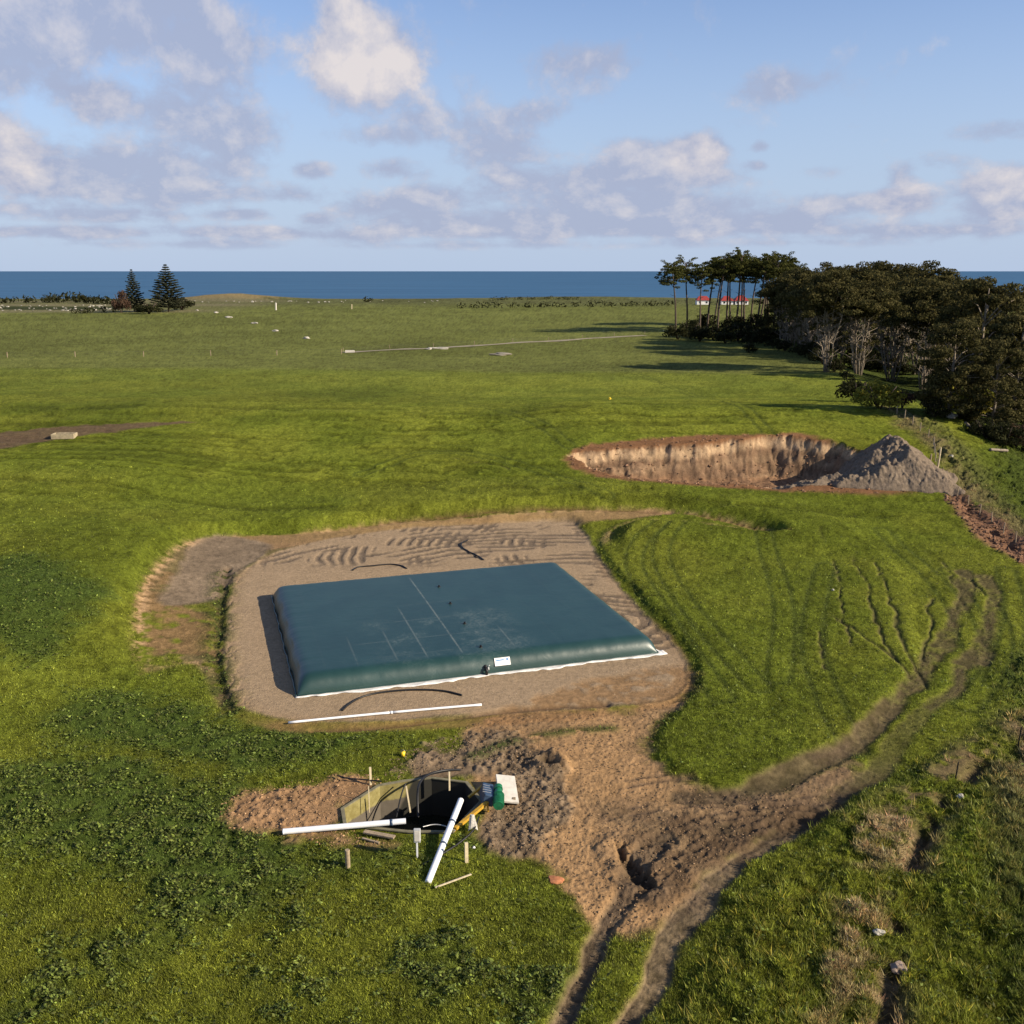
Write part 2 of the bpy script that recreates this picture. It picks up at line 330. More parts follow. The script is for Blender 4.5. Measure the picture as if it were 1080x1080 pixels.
    fr = ss(-.4, .4, sc_+.8*nb)*ss(.5, -.5, sp)*(1-ss(82, 86, y))*ss(-22, -14, x+.0*y); put((.25, .14, .062), fr*(.6+.9*nb)); bare = np.maximum(bare, fr*.9)
    m = ss(-.35, .35, sp+.7*nb+.4*n1); padm = m
    put((.285, .208, .130), m, .10); bare = np.maximum(bare, m)
    # churned tyre marks behind and right of the tank
    ch = m*(ss(99, 103, y)+ss(4, 6, x-0.10*(y-80)-.5)*ss(70, 80, y)); ch = np.clip(ch, 0, 1)
    wav = np.sin((x*.95+y*.3)*3.1+5*nb)*.5+.5; rr_ = np.hypot((x-6)*.9, y-84); wav2 = np.sin(rr_*4.3+7*nb)*.5+.5; wav = np.sin(np.hypot(x-16, y-108)*5.5+6*nb)*.5+.5
    churn = ch*ss(.25, .6, .75*wav*ss(.45, .75, vn(x*.3, y*.3, 3))+.85*wav2*ss(.35, .7, vn(x*.2+9, y*.4, 4))+.3*n1)
    put((.115, .088, .064), churn*.85)
    put((.25, .165, .09), m*(1-ss(-.2, 1.6, sp+.8*nb))*(.45+nb)*ss(0, 1, 1-ss(104, 106, y)))
    z = lerp(z, 0.0, ss(-1.2, .2, sp)*.97)
    z = z - .10*churn + m*.02*n1
    dd_ = ldist(x+.5*(xw-x), y, DITCH, 4); m = np.exp(-(dd_/(.35+.9*abs(nb)))**2); z = z - .34*m*(.6+1.6*np.clip(n1+.2, 0, 1)); put((.10, .068, .042), np.clip(m*1.2, 0, 1)*ss(-.2, .15, n1+.05)*.9, .5)
    m = np.exp(-((dd_-.3)/1.0)**2)*ss(-.10, .12, n1+n2*.5+.02)*(y < 99); put((.045, .062, .012), m*.8); weed = np.maximum(weed, m*.9); bare = bare*(1-.8*m)
    lip = np.exp(-((sc_-.25)/.55)**2)*ss(-16, -20, x)*ss(70, 76, y)*(1-ss(106, 110, y)) + np.exp(-((sc_-.2)/.6)**2)*ss(106, 110, y)*ss(-26, -22, x)*.6
    put((.36, .235, .125), np.clip(lip*ss(-.16, .1, n1+.6*n2), 0, 1)*.85, .5)
    
    m = np.exp(-(ldist(x, y, DITCH2, 4)/.30)**2)*ss(-24, -12, x); z = z - .28*m; put((.105, .058, .032), m*.9); bare = np.maximum(bare, m)
    m = ss(-.6, .6, sdf(x, y, ORF)+1.5*nb+1.0*n1)*ss(-.22, .1, nb+n1+.1); put((.21, .125, .058), m*.8, .5); z = z - .06*m
    m = np.exp(-(ldist(x, y, EDGEF, 4)/.28)**2); z = z - .25*m; put((.10, .062, .036), m*.85)
    z = z + .0
    # spoil round the sump
    m = ss(-.5, .5, sdf(x, y, SPOIL)+3.5*nb+1.0*n1); put((.24, .145, .075), m, .35); bare = np.maximum(bare, m); spm = m
    z = z + spm*(.10+.35*abs(n1)+.22*n2)
    m = ss(-.5, .5, sdf(x, y, CLODS)+3.5*nb+1.0*n1); m = m*ss(-.25, .02, nb+.3*n1); put((.150, .108, .068), m, .7); bare = np.maximum(bare, m)
    z = z + m*(.10+.30*np.maximum(n1, 0)+.22*n2)
    m = np.exp(-(ldist(x, y, GRTONG, 4)/.55)**2)*ss(-.1, .1, n1+.1); put((.05, .075, .018), m*.8); bare = bare*(1-.8*m); track = track*(1-m)
    # wheel tracks
    xw = x+2.2*(fbm(x, y, .13, 2, 201)-.5)+.5*(fbm(x, y, .8, 2, 203)-.5); yw = y+2.2*(fbm(x, y, .13, 2, 205)-.5)+.5*(fbm(x, y, .8, 2, 207)-.5)
    for i, P in enumerate(TR):
        dl = ldist(xw, yw, P, 5); w = .62
        if i >= 2: w = .72
        m = 1-ss(w*.7, w*1.5, dl+.55*nb+.25*n1); m = m*(1-.45*(i >= 2)*ss(-.16, .16, nb+.6*n1+.3*n2)*ss(60, 70, y)-.15*(i >= 2)*ss(66, 80, y))*(1-.5*(i==3)*(1-ss(2,8,abs(y-62))))
        put((.152, .110, .068) if i < 2 else (.088, .064, .038), m*(.95 if i < 2 else .9), .6); bare = np.maximum(bare, m); track = np.maximum(track, m)
        rough = rough*(1-m); z = z - (.20 if i < 2 else .12)*m + (.05 if i < 2 else 0)*np.exp(-((dl-1.3)/.4)**2)*(1-track)
        z = z + .035*m*np.sin((x*.8+y)*9)*1.0*(n1>0)
        m = np.exp(-((dl-.15)/.25)**2)*ss(0, .2, nb+.03); put((.085, .060, .040), m*.7)
    n4 = vn(x*11, y*8, 91)-.5; z = z + hubm*(.03*n1+.05*n2+.03*n4)
    for P in (line([(700,800),(780,850),(880,840)]), line([(640,860),(720,845),(800,850)]), line([(700,880),(760,858),(850,848)]), line([(640,830),(720,815),(780,835)]), line([(690,905),(760,880),(820,860)])):
        d = ldist(x, y, P, 3); m = np.exp(-((d-.35)/.2)**2); z = z - .09*m*ss(-.1, .1, n1); put((.095, .066, .044), m*.7*hubm*ss(-.1, .1, n1))
    m = ss(-.6, .8, sdf(x, y, DARKM)+2.2*nb+1.2*n1+.4*n2); put((.075, .050, .030), m*.85*ss(-.2, .1, n1+nb+.1), .5); z = z+m*(.10*n1+.10*n2)
    for i, P in enumerate(THIN):
        d = ldist(xw, yw, P, 3); wv = .10+.45*abs(nb); m = np.exp(-((d+.15*n1)/(wv+.05))**2)*(.25+.75*ss(-.15, .08, n1+nb+.06))
        z = z - .10*m; put((.062, .052, .026), np.clip(m*1.1, 0, 1)*.8); bare = np.maximum(bare, m)
    # banked right edge of the lower track
    # hole by the track
    d = ldist(x, y, HOLE, 5); m = 1-ss(.05, .6, d+1.1*n1+.5*n2); z = z - .38*m; put((.045, .032, .020), m*.9)
    m = np.exp(-((d-.9)/.5)**2); z = z + .10*m*(1+3*n1); put((.13, .09, .056), m*.5); bare = np.maximum(bare, m*.5)
    d = np.hypot(x-SHRB[0, 0], y-SHRB[0, 1]); m = np.exp(-(d/.5)**2); z = z - .6*m; put((.05, .035, .02), m)
    d = np.hypot(x-SHRB[0, 0]-.3, y-SHRB[0, 1]); z = z + .5*np.exp(-((d-.9)/.35)**2)*(1+2*n1)
    # ---- quarry pit
    m = ss(-.8, .8, sdf(x, y, PITO)+2.5*nb+1.2*n1); put((.165, .085, .042), m); bare = np.maximum(bare, m); pitm = m
    s = sdf(x, y, PIT); wob = 3.4*(fbm(x, y, .20, 3, 77)-.5)+.6*(fbm(x, y, .7, 2, 79)-.5)+.9*(abs(fbm(x, y, .6, 3, 78)-.5)-.1)*ss(20, 32, x)
    edge = np.clip((s+wob)/3.2, 0, 1)**.8
    zc = lerp(z, np.minimum(z, PZF+.20*n1+1.6*ss(30, 8, x)), edge)
    wallm = ss(.02, .10, edge)*(1-ss(.90, 1, edge))*ss(.5, 1.2, z-PZF)
    hrel = np.clip((zc-PZF)/np.maximum(z-PZF, 1), 0, 1.3)
    strat = ss(.60, .78, hrel+.3*nb)*(1-ss(.90, 1.0, hrel+.3*nb))*.9+.25*ss(.2,.12,hrel)+.75*vn(x*.08, hrel*12+.8*n1, 8)-.2-.2*vn(x*1.1, hrel*.7, 9)*ss(22, 34, x)
    wc = np.stack([lerp(.15, .34, ss(.1, .9, strat)), lerp(.095, .235, ss(.1, .9, strat)), lerp(.058, .14, ss(.1, .9, strat))], -1)
    col = col*(1-wallm[..., None]) + wc*(1+.8*n2+.6*n1)[..., None]*wallm[..., None]
    m = edge*(1-wallm); put((.20, .125, .075), m*.7)
    z = zc + wallm*(.6*n1+.5*n2)+edge*(1-wallm)*.5*np.maximum(n1, 0)
    # right bank of bare clay
    s = sdf(x, y, BANKR); m = ss(-.8, .8, s+2*nb+1.4*n1); put((.155, .085, .050), m, .4); bare = np.maximum(bare, m); z = z - .5*m*ss(0, 2.5, s) + m*.9*n1
    m = ss(-.8, .8, sdf(x, y, MUDL)+3*nb+1.0*n1); put((.115, .072, .050), m*.85); bare = np.maximum(bare, m*.7)
    # scarp of the right foreground bank
    d = ldist(x, y, SCARP, 8); m = np.exp(-(d/.5)**2)*ss(-.05, .15, nb+n1*.6); z = z - .5*m*(1-ss(72, 80, y)); put((.065, .050, .03), m*.7)
    # ---- small relief
    gz = (1-bare)*(1-ss(200, 300, y))
    z = z + gz*(.15*n1 + .09*n2 + .35*nb*ss(60, 35, y) + .12*nb)
    z = z + gz*(weed*(.22*n1+.25*abs(n2)) + rough*(.9*n1+.5*n2+1.1*nb*(1-ss(72, 80, y))) + dry*.25*n1)
    z = z + bare*(1-padm)*(.04*n2+.015*n1+.035*n4)
    # sump collar
    d = dist_line(x.ravel(), y.ravel(), SUMP, True).reshape(x.shape) if x.size < 200 else sdf(x, y, SUMP)
    cl = ss(-2.6, -.4, d); z = lerp(z, 0.02, cl*.92)
    return z, np.clip(col, .002, .9), np.clip(bare, 0, 1), weed, dry, rough, padm, track, np.clip(pitm, 0, 1), d

ys = [-60, -45, -32, -22, -14, -6, 2, 9, 15, 20, 24, 27, 29]
y = 30.0
while y < 1030: ys.append(y); y += min(y*y/32000*1.3, 16) if not 133 < y < 168 else .3
ys += [1100, 1400, 2500, 6000]
ys = np.array(ys); sfine = np.arange(-.60, .6001, .00128)
sl = np.concatenate([-np.linspace(2.6, .615, 46), sfine, np.linspace(.615, 2.6, 46)])
SCY = np.maximum(ys, 30)
GXX = sl[None, :]*SCY[:, None]; GYY = np.repeat(ys[:, None], len(sl), 1)
NR, NC = GXX.shape
print("grid", NR, NC)
gz, gcol, gbare, gweed, gdry, grough, gpad, gtrack, gpit, gsump = features(GXX, GYY)
def hz(x, y):                                                   # height of the finished ground at one point
    r = np.searchsorted(ys, y)-1; r = min(max(r, 0), NR-2)
    fy = (y-ys[r])/(ys[r+1]-ys[r]); s = x/max(y, 30)
    c = min(max(np.searchsorted(sl, s)-1, 0), NC-2); fx = (s-sl[c])/(sl[c+1]-sl[c])
    return float((gz[r, c]*(1-fx)+gz[r, c+1]*fx)*(1-fy)+(gz[r+1, c]*(1-fx)+gz[r+1, c+1]*fx)*fy)
def sample(arr, x, y):                                          # vectorised lookup
    r = np.clip(np.searchsorted(ys, y)-1, 0, NR-2); s = x/np.maximum(y, 30)
    c = np.clip(np.searchsorted(sl, s)-1, 0, NC-2)
    fy = (y-ys[r])/(ys[r+1]-ys[r]); fx = (s-sl[c])/(sl[c+1]-sl[c])
    if arr.ndim == 3: fx = fx[:, None]; fy = fy[:, None]
    return (arr[r, c]*(1-fx)+arr[r, c+1]*fx)*(1-fy)+(arr[r+1, c]*(1-fx)+arr[r+1, c+1]*fx)*fy
def G(u, v, dz=0.0):
    x, y, _ = unp(u, v); return Vector((x, y, hz(x, y)+dz))

# ------------------------------------------------------------------ materials
def newmat(name):
    m = bpy.data.materials.new(name); m.use_nodes = True
    return m, m.node_tree, m.node_tree.nodes['Principled BSDF']
def mat(name, col, rough=.7, var=.25, scale=4.0, spec=.3, bump=.0, metal=0.0, bscale=None, coords='Object'):
    m, nt, b = newmat(name)
    t = nt.nodes.new('ShaderNodeTexCoord')
    n = NT(nt, 'ShaderNodeTexNoise', inp={'Vector': t.outputs[coords], 'Scale': scale, 'Detail': 6.0, 'Roughness': .62})
    f = mrange(nt, n.outputs['Fac'], .3, .7, 1-var, 1+var, False)
    cc = NT(nt, 'ShaderNodeCombineXYZ', inp={0: f, 1: f, 2: f})
    nt.links.new(mixc(nt, 1.0, col, cc.outputs[0], 'MULTIPLY'), b.inputs['Base Color'])
    b.inputs['Roughness'].default_value = rough; b.inputs['Specular IOR Level'].default_value = spec; b.inputs['Metallic'].default_value = metal
    if bump:
        n2 = NT(nt, 'ShaderNodeTexNoise', inp={'Vector': t.outputs[coords], 'Scale': bscale or scale*4, 'Detail': 4.0})
        bp = NT(nt, 'ShaderNodeBump', inp={'Height': n2.outputs['Fac'], 'Strength': 1.0, 'Distance': bump}); nt.links.new(bp.outputs[0], b.inputs['Normal'])
    return m
def ground_mat():
    m, nt, b = newmat('ground_cover')
    a = NT(nt, 'ShaderNodeAttribute', attribute_name='alb'); bm_ = NT(nt, 'ShaderNodeAttribute', attribute_name='bare')
    g = nt.nodes.new('ShaderNodeNewGeometry')
    n1 = NT(nt, 'ShaderNodeTexNoise', inp={'Vector': g.outputs['Position'], 'Scale': 2.6, 'Detail': 7.0, 'Roughness': .72})
    n2 = NT(nt, 'ShaderNodeTexNoise', inp={'Vector': g.outputs['Position'], 'Scale': .55, 'Detail': 5.0, 'Roughness': .7})
    n3 = NT(nt, 'ShaderNodeTexNoise', inp={'Vector': g.outputs['Position'], 'Scale': 9.0, 'Detail': 4.0, 'Roughness': .8})
    gr = mth(nt, 'SUBTRACT', 1.0, bm_.outputs['Fac'], clamp=True)
    am = mth(nt, 'ADD', .62, mth(nt, 'MULTIPLY', gr, .5))
    v = mth(nt, 'ADD', mth(nt, 'MULTIPLY', mth(nt, 'SUBTRACT', n1.outputs['Fac'], .5), 2.0), mth(nt, 'MULTIPLY', mth(nt, 'SUBTRACT', n2.outputs['Fac'], .5), .6))
    v = mth(nt, 'ADD', v, mth(nt, 'MULTIPLY', mth(nt, 'SUBTRACT', n3.outputs['Fac'], .5), 1.3))
    v = mth(nt, 'MAXIMUM', mth(nt, 'ADD', 1.0, mth(nt, 'MULTIPLY', v, am)), .25)
    cc = NT(nt, 'ShaderNodeCombineXYZ', inp={0: v, 1: v, 2: v})
    nt.links.new(mixc(nt, 1.0, a.outputs['Color'], cc.outputs[0], 'MULTIPLY'), b.inputs['Base Color'])
    hsum = mth(nt, 'ADD', mth(nt, 'MULTIPLY', n1.outputs['Fac'], 1.0), mth(nt, 'MULTIPLY', n3.outputs['Fac'], .40))
    dist = mth(nt, 'ADD', .085, mth(nt, 'MULTIPLY', gr, .30))
    bp = NT(nt, 'ShaderNodeBump', inp={'Height': mth(nt, 'MULTIPLY', hsum, dist), 'Strength': .9, 'Distance': 1.0})
    nt.links.new(bp.outputs[0], b.inputs['Normal'])
    b.inputs['Roughness'].default_value = .95; b.inputs['Specular IOR Level'].default_value = .03
    return m
M = {'ground': ground_mat()}
M['pvc'] = mat('white_pvc', (.72, .73, .74), .35, .08, 3, .5)
M['liner'] = mat('white_liner', (.62, .61, .58), .6, .2, 3, .3, .01)
M['black'] = mat('black_plastic', (.012, .012, .013), .45, .3, 3)
M['wood'] = mat('weathered_timber', (.27, .21, .14), .85, .35, 6, .2, .004)
M['palewood'] = mat('pale_timber', (.52, .44, .29), .8, .25, 5, .2)
M['conc'] = mat('pale_concrete', (.52, .49, .43), .8, .15, 3, .3, .003)
M['rock'] = mat('pale_rock', (.34, .32, .27), .9, .35, 1.5, .2, .03)
M['green'] = mat('green_paint', (.012, .13, .055), .4, .3, 5, .5)
M['blue'] = mat('dark_blue_paint', (.03, .055, .10), .4, .3, 5, .5)
M['yellow'] = mat('yellow_paint', (.42, .24, .02), .5, .3, 5, .5)
M['grey'] = mat('grey_plastic', (.40, .41, .40), .5, .15, 5, .5)
M['steel'] = mat('galvanised_steel', (.38, .38, .37), .45, .2, 8, .5, 0, .6)
M['brightyellow'] = mat('bright_yellow_plastic', (.80, .55, .02), .5, .1, 5, .5)
M['wire'] = mat('fence_wire', (.16, .16, .15), .5, .1, 5, .5, 0, .7)
M['roofred'] = mat('red_roof', (.26, .040, .034), .6, .2, 1, .3)
M['white'] = mat('white_paint', (.74, .73, .70), .7, .08, 1, .3)
M['glass'] = mat('dark_window_glass', (.02, .025, .03), .1, .1, 1, .5)
M['rag'] = mat('grey_cloth', (.45, .43, .39), .9, .3, 12, .1, .02)
def leafmat(name, c1, c2, trans=.25):
    m, nt, b = newmat(name)
    g = nt.nodes.new('ShaderNodeNewGeometry'); t = nt.nodes.new('ShaderNodeTexCoord')
    n = NT(nt, 'ShaderNodeTexNoise', inp={'Vector': t.outputs['Object'], 'Scale': .45, 'Detail': 3.0})
    f = mth(nt, 'ADD', mth(nt, 'MULTIPLY', g.outputs['Random Per Island'], .6), mth(nt, 'MULTIPLY', mrange(nt, n.outputs['Fac'], .35, .65), .4))
    nt.links.new(mixc(nt, f, c1, c2), b.inputs['Base Color'])
    b.inputs['Roughness'].default_value = .8; b.inputs['Specular IOR Level'].default_value = .03
    tr = nt.nodes.new('ShaderNodeBsdfTranslucent'); nt.links.new(mixc(nt, f, c1, c2), tr.inputs[0])
    mx = nt.nodes.new('ShaderNodeMixShader'); mx.inputs[0].default_value = trans
    nt.links.new(b.outputs[0], mx.inputs[1]); nt.links.new(tr.outputs[0], mx.inputs[2]); nt.links.new(mx.outputs[0], nt.nodes['Material Output'].inputs[0])
    return m
M['pine'] = leafmat('pine_needles', (.022, .028, .008), (.105, .105, .030))
M['maca'] = leafmat('cypress_foliage', (.020, .024, .008), (.110, .094, .036))
M['norf'] = leafmat('conifer_foliage', (.022, .030, .018), (.070, .070, .040))
M['dark'] = leafmat('dark_shrub_leaves', (.012, .016, .007), (.045, .045, .018))
M['gorse'] = leafmat('yellow_green_leaves', (.09, .105, .018), (.30, .25, .04))
M['brownsh'] = leafmat('brown_leaves', (.05, .03, .022), (.12, .075, .05))
M['bark'] = mat('grey_bark', (.215, .18, .14), .9, .4, 2, .1, .02)
M['pinebark'] = mat('dark_bark', (.085, .065, .052), .9, .35, 2, .1, .02)
def blademat(name):
    m, nt, b = newmat(name)
    a = NT(nt, 'ShaderNodeAttribute', attribute_name='alb')
    b.inputs['Roughness'].default_value = .6; b.inputs['Specular IOR Level'].default_value = .25
    nt.links.new(a.outputs['Color'], b.inputs['Base Color'])
    tr = nt.nodes.new('ShaderNodeBsdfTranslucent'); nt.links.new(a.outputs['Color'], tr.inputs[0])
    mx = nt.nodes.new('ShaderNodeMixShader'); mx.inputs[0].default_value = .3
    nt.links.new(b.outputs[0], mx.inputs[1]); nt.links.new(tr.outputs[0], mx.inputs[2]); nt.links.new(mx.outputs[0], nt.nodes['Material Output'].inputs[0])
    return m
M['blade'] = blademat('grass_blades')

# ------------------------------------------------------------------ mesh helpers
COL = SC.collection
def npmesh(name, V, Fq, matl, cols=None, bare=None, smooth=True):
    me = bpy.data.meshes.new(name); nv = len(V); nf = len(Fq); k = Fq.shape[1]
    me.vertices.add(nv); me.vertices.foreach_set('co', np.ascontiguousarray(V, np.float32).ravel())
    me.loops.add(nf*k); me.loops.foreach_set('vertex_index', np.ascontiguousarray(Fq, np.int32).ravel())
    me.polygons.add(nf); me.polygons.foreach_set('loop_start', np.arange(0, nf*k, k, dtype=np.int32))
    me.polygons.foreach_set('loop_total', np.full(nf, k, np.int32))
    me.polygons.foreach_set('use_smooth', np.full(nf, smooth, bool))
    me.update(calc_edges=True); me.validate()
    if cols is not None:
        at = me.attributes.new('alb', 'FLOAT_COLOR', 'POINT'); c4 = np.ones((nv, 4), np.float32); c4[:, :3] = cols; at.data.foreach_set('color', c4.ravel())
    if bare is not None:
        at = me.attributes.new('bare', 'FLOAT', 'POINT'); at.data.foreach_set('value', np.ascontiguousarray(bare, np.float32))
    me.materials.append(matl)
    o = bpy.data.objects.new(name, me); COL.objects.link(o); return o
def tag(o, label=None, cat=None, group=None, kind=None):
    if label: o['label'] = label
    if cat: o['category'] = cat
    if group: o['group'] = group
    if kind: o['kind'] = kind
    return o
def empty(name, loc, label=None, cat=None, group=None, rz=0):
    o = bpy.data.objects.new(name, None); COL.objects.link(o); o.location = loc; o.rotation_euler = (0, 0, rz); o.empty_display_size = .3
    return tag(o, label, cat, group)
class MB:
    def __init__(s): s.bm = bmesh.new()
    def box(s, c, size, rot=None, bev=0.0):
        r = bmesh.ops.create_cube(s.bm, size=1.0); vs = r['verts']
        bmesh.ops.scale(s.bm, vec=size, verts=vs)
        if bev:
            es = list({e for v in vs for e in v.link_edges}); rr = bmesh.ops.bevel(s.bm, geom=es, offset=bev, segments=2, affect='EDGES', profile=.5)
            vs = list({v for f in rr['faces'] for v in f.verts} | {v for v in vs if v.is_valid})
        if rot is not None: bmesh.ops.transform(s.bm, matrix=rot.to_4x4(), verts=vs)
        bmesh.ops.translate(s.bm, vec=c, verts=vs); return s
    def tube(s, pts, rad, seg=8, cap=True):
        pts = [Vector(p) for p in pts]; rings = []
        rad = rad if isinstance(rad, (list, tuple)) else [rad]*len(pts)
        up = Vector((0.13, .27, .95)).normalized()
        for i, p in enumerate(pts):
            d = (pts[min(i+1, len(pts)-1)]-pts[max(i-1, 0)]).normalized()
            a = d.cross(up)
            if a.length < .05: a = d.cross(Vector((1, 0, 0)))
            a.normalize(); b = d.cross(a).normalized()
            rings.append([s.bm.verts.new(p+(a*math.cos(t)+b*math.sin(t))*rad[i]) for t in [2*math.pi*k/seg for k in range(seg)]])
        for A, B in zip(rings, rings[1:]):
            for k in range(seg): s.bm.faces.new((A[k], A[(k+1) % seg], B[(k+1) % seg], B[k]))
        if cap:
            s.bm.faces.new(rings[0][::-1]); s.bm.faces.new(rings[-1])
        return s
    def build(s, name, matl, parent=None, smooth=False, loc=None):
        bmesh.ops.recalc_face_normals(s.bm, faces=s.bm.faces)
        me = bpy.data.meshes.new(name); s.bm.to_mesh(me); s.bm.free(); me.materials.append(matl)
        if smooth:
            for p in me.polygons: p.use_smooth = True
        o = bpy.data.objects.new(name, me); COL.objects.link(o)
        if parent: o.parent = parent
        if loc is not None: o.location = loc
        return o
def copy_tree(o, loc, rz=0, sc=1.0, label=None):
    c = o.copy(); COL.objects.link(c); c.location = loc; c.rotation_euler = (0, 0, rz)
    c.scale = (sc, sc, sc) if not isinstance(sc, tuple) else sc
    if label: c['label'] = label
    def rec(a, b):
        for ch in list(a.children):
            d = ch.copy(); COL.objects.link(d); d.parent = b; rec(ch, d)
    rec(o, c); return c

# ------------------------------------------------------------------ the ground, split where its kind changes
V = np.stack([GXX.ravel(), GYY.ravel(), gz.ravel()], -1)
idx = np.arange(NR*NC).reshape(NR, NC)
Q = np.stack([idx[:-1, :-1], idx[:-1, 1:], idx[1:, 1:], idx[1:, :-1]], -1).reshape(-1, 4)
def fmean(a): return (a[:-1, :-1]+a[1:, 1:]).ravel()*.5
fs, fp, ft, fpi = fmean(gsump), fmean(gpad), fmean(gtrack), fmean(gpit)
keep = fs < .04
cls = np.zeros(len(Q), int); cls[fp > .5] = 1; cls[(ft > .5) & (cls == 0)] = 2; cls[(fpi > .5) & (cls == 0)] = 3
def part_ground(name, k):
    q = Q[keep & (cls == k)]; used, inv = np.unique(q, return_inverse=True)
    o = npmesh(name, V[used], inv.reshape(-1, 4), M['ground'], gcol.reshape(-1, 3)[used], gbare.ravel()[used])
    tag(o, kind='structure')
for nm, k in (('ground', 0), ('gravel_pad', 1), ('dirt_track', 2), ('excavation', 3)): part_ground(nm, k)

# sea
def sea_mat():
    m, nt, b = newmat('sea_water')
    g = nt.nodes.new('ShaderNodeNewGeometry')
    mp = NT(nt, 'ShaderNodeVectorMath', operation='MULTIPLY', inp={0: g.outputs['Position'], 1: (.0012, .006, 0)}).outputs[0]
    n = NT(nt, 'ShaderNodeTexNoise', inp={'Vector': mp, 'Scale': 1.0, 'Detail': 6.0, 'Roughness': .6})
    nt.links.new(mixc(nt, mrange(nt, n.outputs['Fac'], .35, .65), (.026, .085, .165), (.036, .108, .200)), b.inputs['Base Color'])
    b.inputs['Roughness'].default_value = .55; b.inputs['Specular IOR Level'].default_value = .12
    n2 = NT(nt, 'ShaderNodeTexNoise', inp={'Vector': g.outputs['Position'], 'Scale': .03, 'Detail': 4.0})
    bp = NT(nt, 'ShaderNodeBump', inp={'Height': n2.outputs['Fac'], 'Strength': .6, 'Distance': 3.0}); nt.links.new(bp.outputs[0], b.inputs['Normal'])
    return m
b_ = bmesh.new(); vs_ = [b_.verts.new(p) for p in ((-90000, 900, -30), (90000, 900, -30), (90000, 60000, -30), (-90000, 60000, -30))]; b_.faces.new(vs_)
me = bpy.data.meshes.new('sea'); b_.to_mesh(me); me.materials.append(sea_mat()); o = bpy.data.objects.new('sea', me); COL.objects.link(o); tag(o, kind='structure')

# far gravel lane across the paddock
def ribbon(name, pts, w, matl, lift=.03):
    P = line(pts, None, 3); vs = []
    b = bmesh.new()
    rows = []
    dense = []
    for i in range(len(P)-1):
        n = max(1, int(np.linalg.norm(P[i+1]-P[i])/1.5))
        for k in range(n): dense.append(P[i]+(P[i+1]-P[i])*k/n)
    dense.append(P[-1])
    for i, p in enumerate(dense):
        d = dense[min(i+1, len(dense)-1)]-dense[max(i-1, 0)]; d = d/np.linalg.norm(d); nrm = np.array([-d[1], d[0]])
        ww = w*(.9+.25*math.sin(i*.37)*math.sin(i*.11+1))
        rows.append([b.verts.new((*(p+nrm*t*ww), hz(*(p+nrm*t*ww))+lift)) for t in (-.5, -.25, 0, .25, .5)])
    for A, B in zip(rows, rows[1:]):
        for k in range(4): b.faces.new((A[k], A[k+1], B[k+1], B[k]))
    me = bpy.data.meshes.new(name); b.to_mesh(me); me.materials.append(matl); o = bpy.data.objects.new(name, me); COL.objects.link(o)
    tag(o, kind='structure'); return o
M['lane'] = mat('pale_gravel_lane', (.25, .22, .15), .95, .35, .4, .1, 0, 0, None)
ribbon('gravel_lane', [(362,372),(400,370),(470,367),(540,362),(620,357),(680,354)], 5.0, M['lane'], .15)

# ------------------------------------------------------------------ grass and weeds (stuff)
rng = np.random.default_rng(7)
def scatter(n, y0, y1, pw=2.0, smax=.58):
    t = rng.random(n); yy = (y0**-pw+(y1**-pw-y0**-pw)*t)**(-1/pw); s = (rng.random(n)*2-1)*smax
    return s*yy, yy
def blades(name, X, Y, h, w, nb, col, jitter, lean=.6, spread=.10, label=None):
    n = len(X); Z = sample(gz, X, Y)-.02
    Xr = np.repeat(X, nb); Yr = np.repeat(Y, nb); Zr = np.repeat(Z, nb); hr = np.repeat(h, nb)*rng.uniform(.6, 1.25, n*nb); wr = np.repeat(w, nb)
    a = rng.random(n*nb)*2*math.pi; rr = np.sqrt(rng.random(n*nb))*np.repeat(spread*np.ones(n), nb)
    bx = Xr+np.cos(a)*rr; by = Yr+np.sin(a)*rr
    f = rng.random(n*nb)*math.pi
    dx = np.cos(f)*wr*.5; dy = np.sin(f)*wr*.5
    la = a+rng.normal(0, .6, n*nb); ll = lean*hr*rng.uniform(.3, 1.2, n*nb)
    A = np.stack([bx-dx, by-dy, Zr], -1); B = np.stack([bx+dx, by+dy, Zr], -1); C = np.stack([bx+np.cos(la)*ll, by+np.sin(la)*ll, Zr+hr], -1)
    Vv = np.stack([A, B, C], 1).reshape(-1, 3); Ff = np.arange(len(Vv)).reshape(-1, 3)
    cc = np.repeat(col*np.exp(rng.normal(0, jitter, (n, 1))), nb, 0)*np.exp(rng.normal(0, jitter, (n*nb, 1)))
    cc = np.repeat(cc, 3, 0)
    o = npmesh(name, Vv, Ff, M['blade'], np.clip(cc, 0.003, .8), None, False); tag(o, kind='stuff')
    if label: tag(o, label, 'grass')
    return o
def leaves(name, X, Y, Z0, size, col, jitter, label):
    n = len(X); Z = sample(gz, X, Y)+Z0
    nrm = rng.normal(0, .55, (n, 3)); nrm[:, 2] = 1; nrm /= np.linalg.norm(nrm, axis=1)[:, None]
    t = rng.normal(0, 1, (n, 3)); t -= nrm*(t*nrm).sum(1)[:, None]; t /= np.linalg.norm(t, axis=1)[:, None]; bt = np.cross(nrm, t)
    P = np.stack([X, Y, Z], -1); s = size[:, None]
    Vv = np.stack([P-t*s, P+bt*s*.55-nrm*s*.15, P+t*s, P-bt*s*.55-nrm*s*.15], 1).reshape(-1, 3); Ff = np.arange(len(Vv)).reshape(-1, 4)
    cc = np.repeat(col*np.exp(rng.normal(0, jitter, (n, 1))), 4, 0)
    o = npmesh(name, Vv, Ff, M['blade'], np.clip(cc, .003, .8), None, False); tag(o, label, 'plants', kind='stuff'); return o
NG = 300000
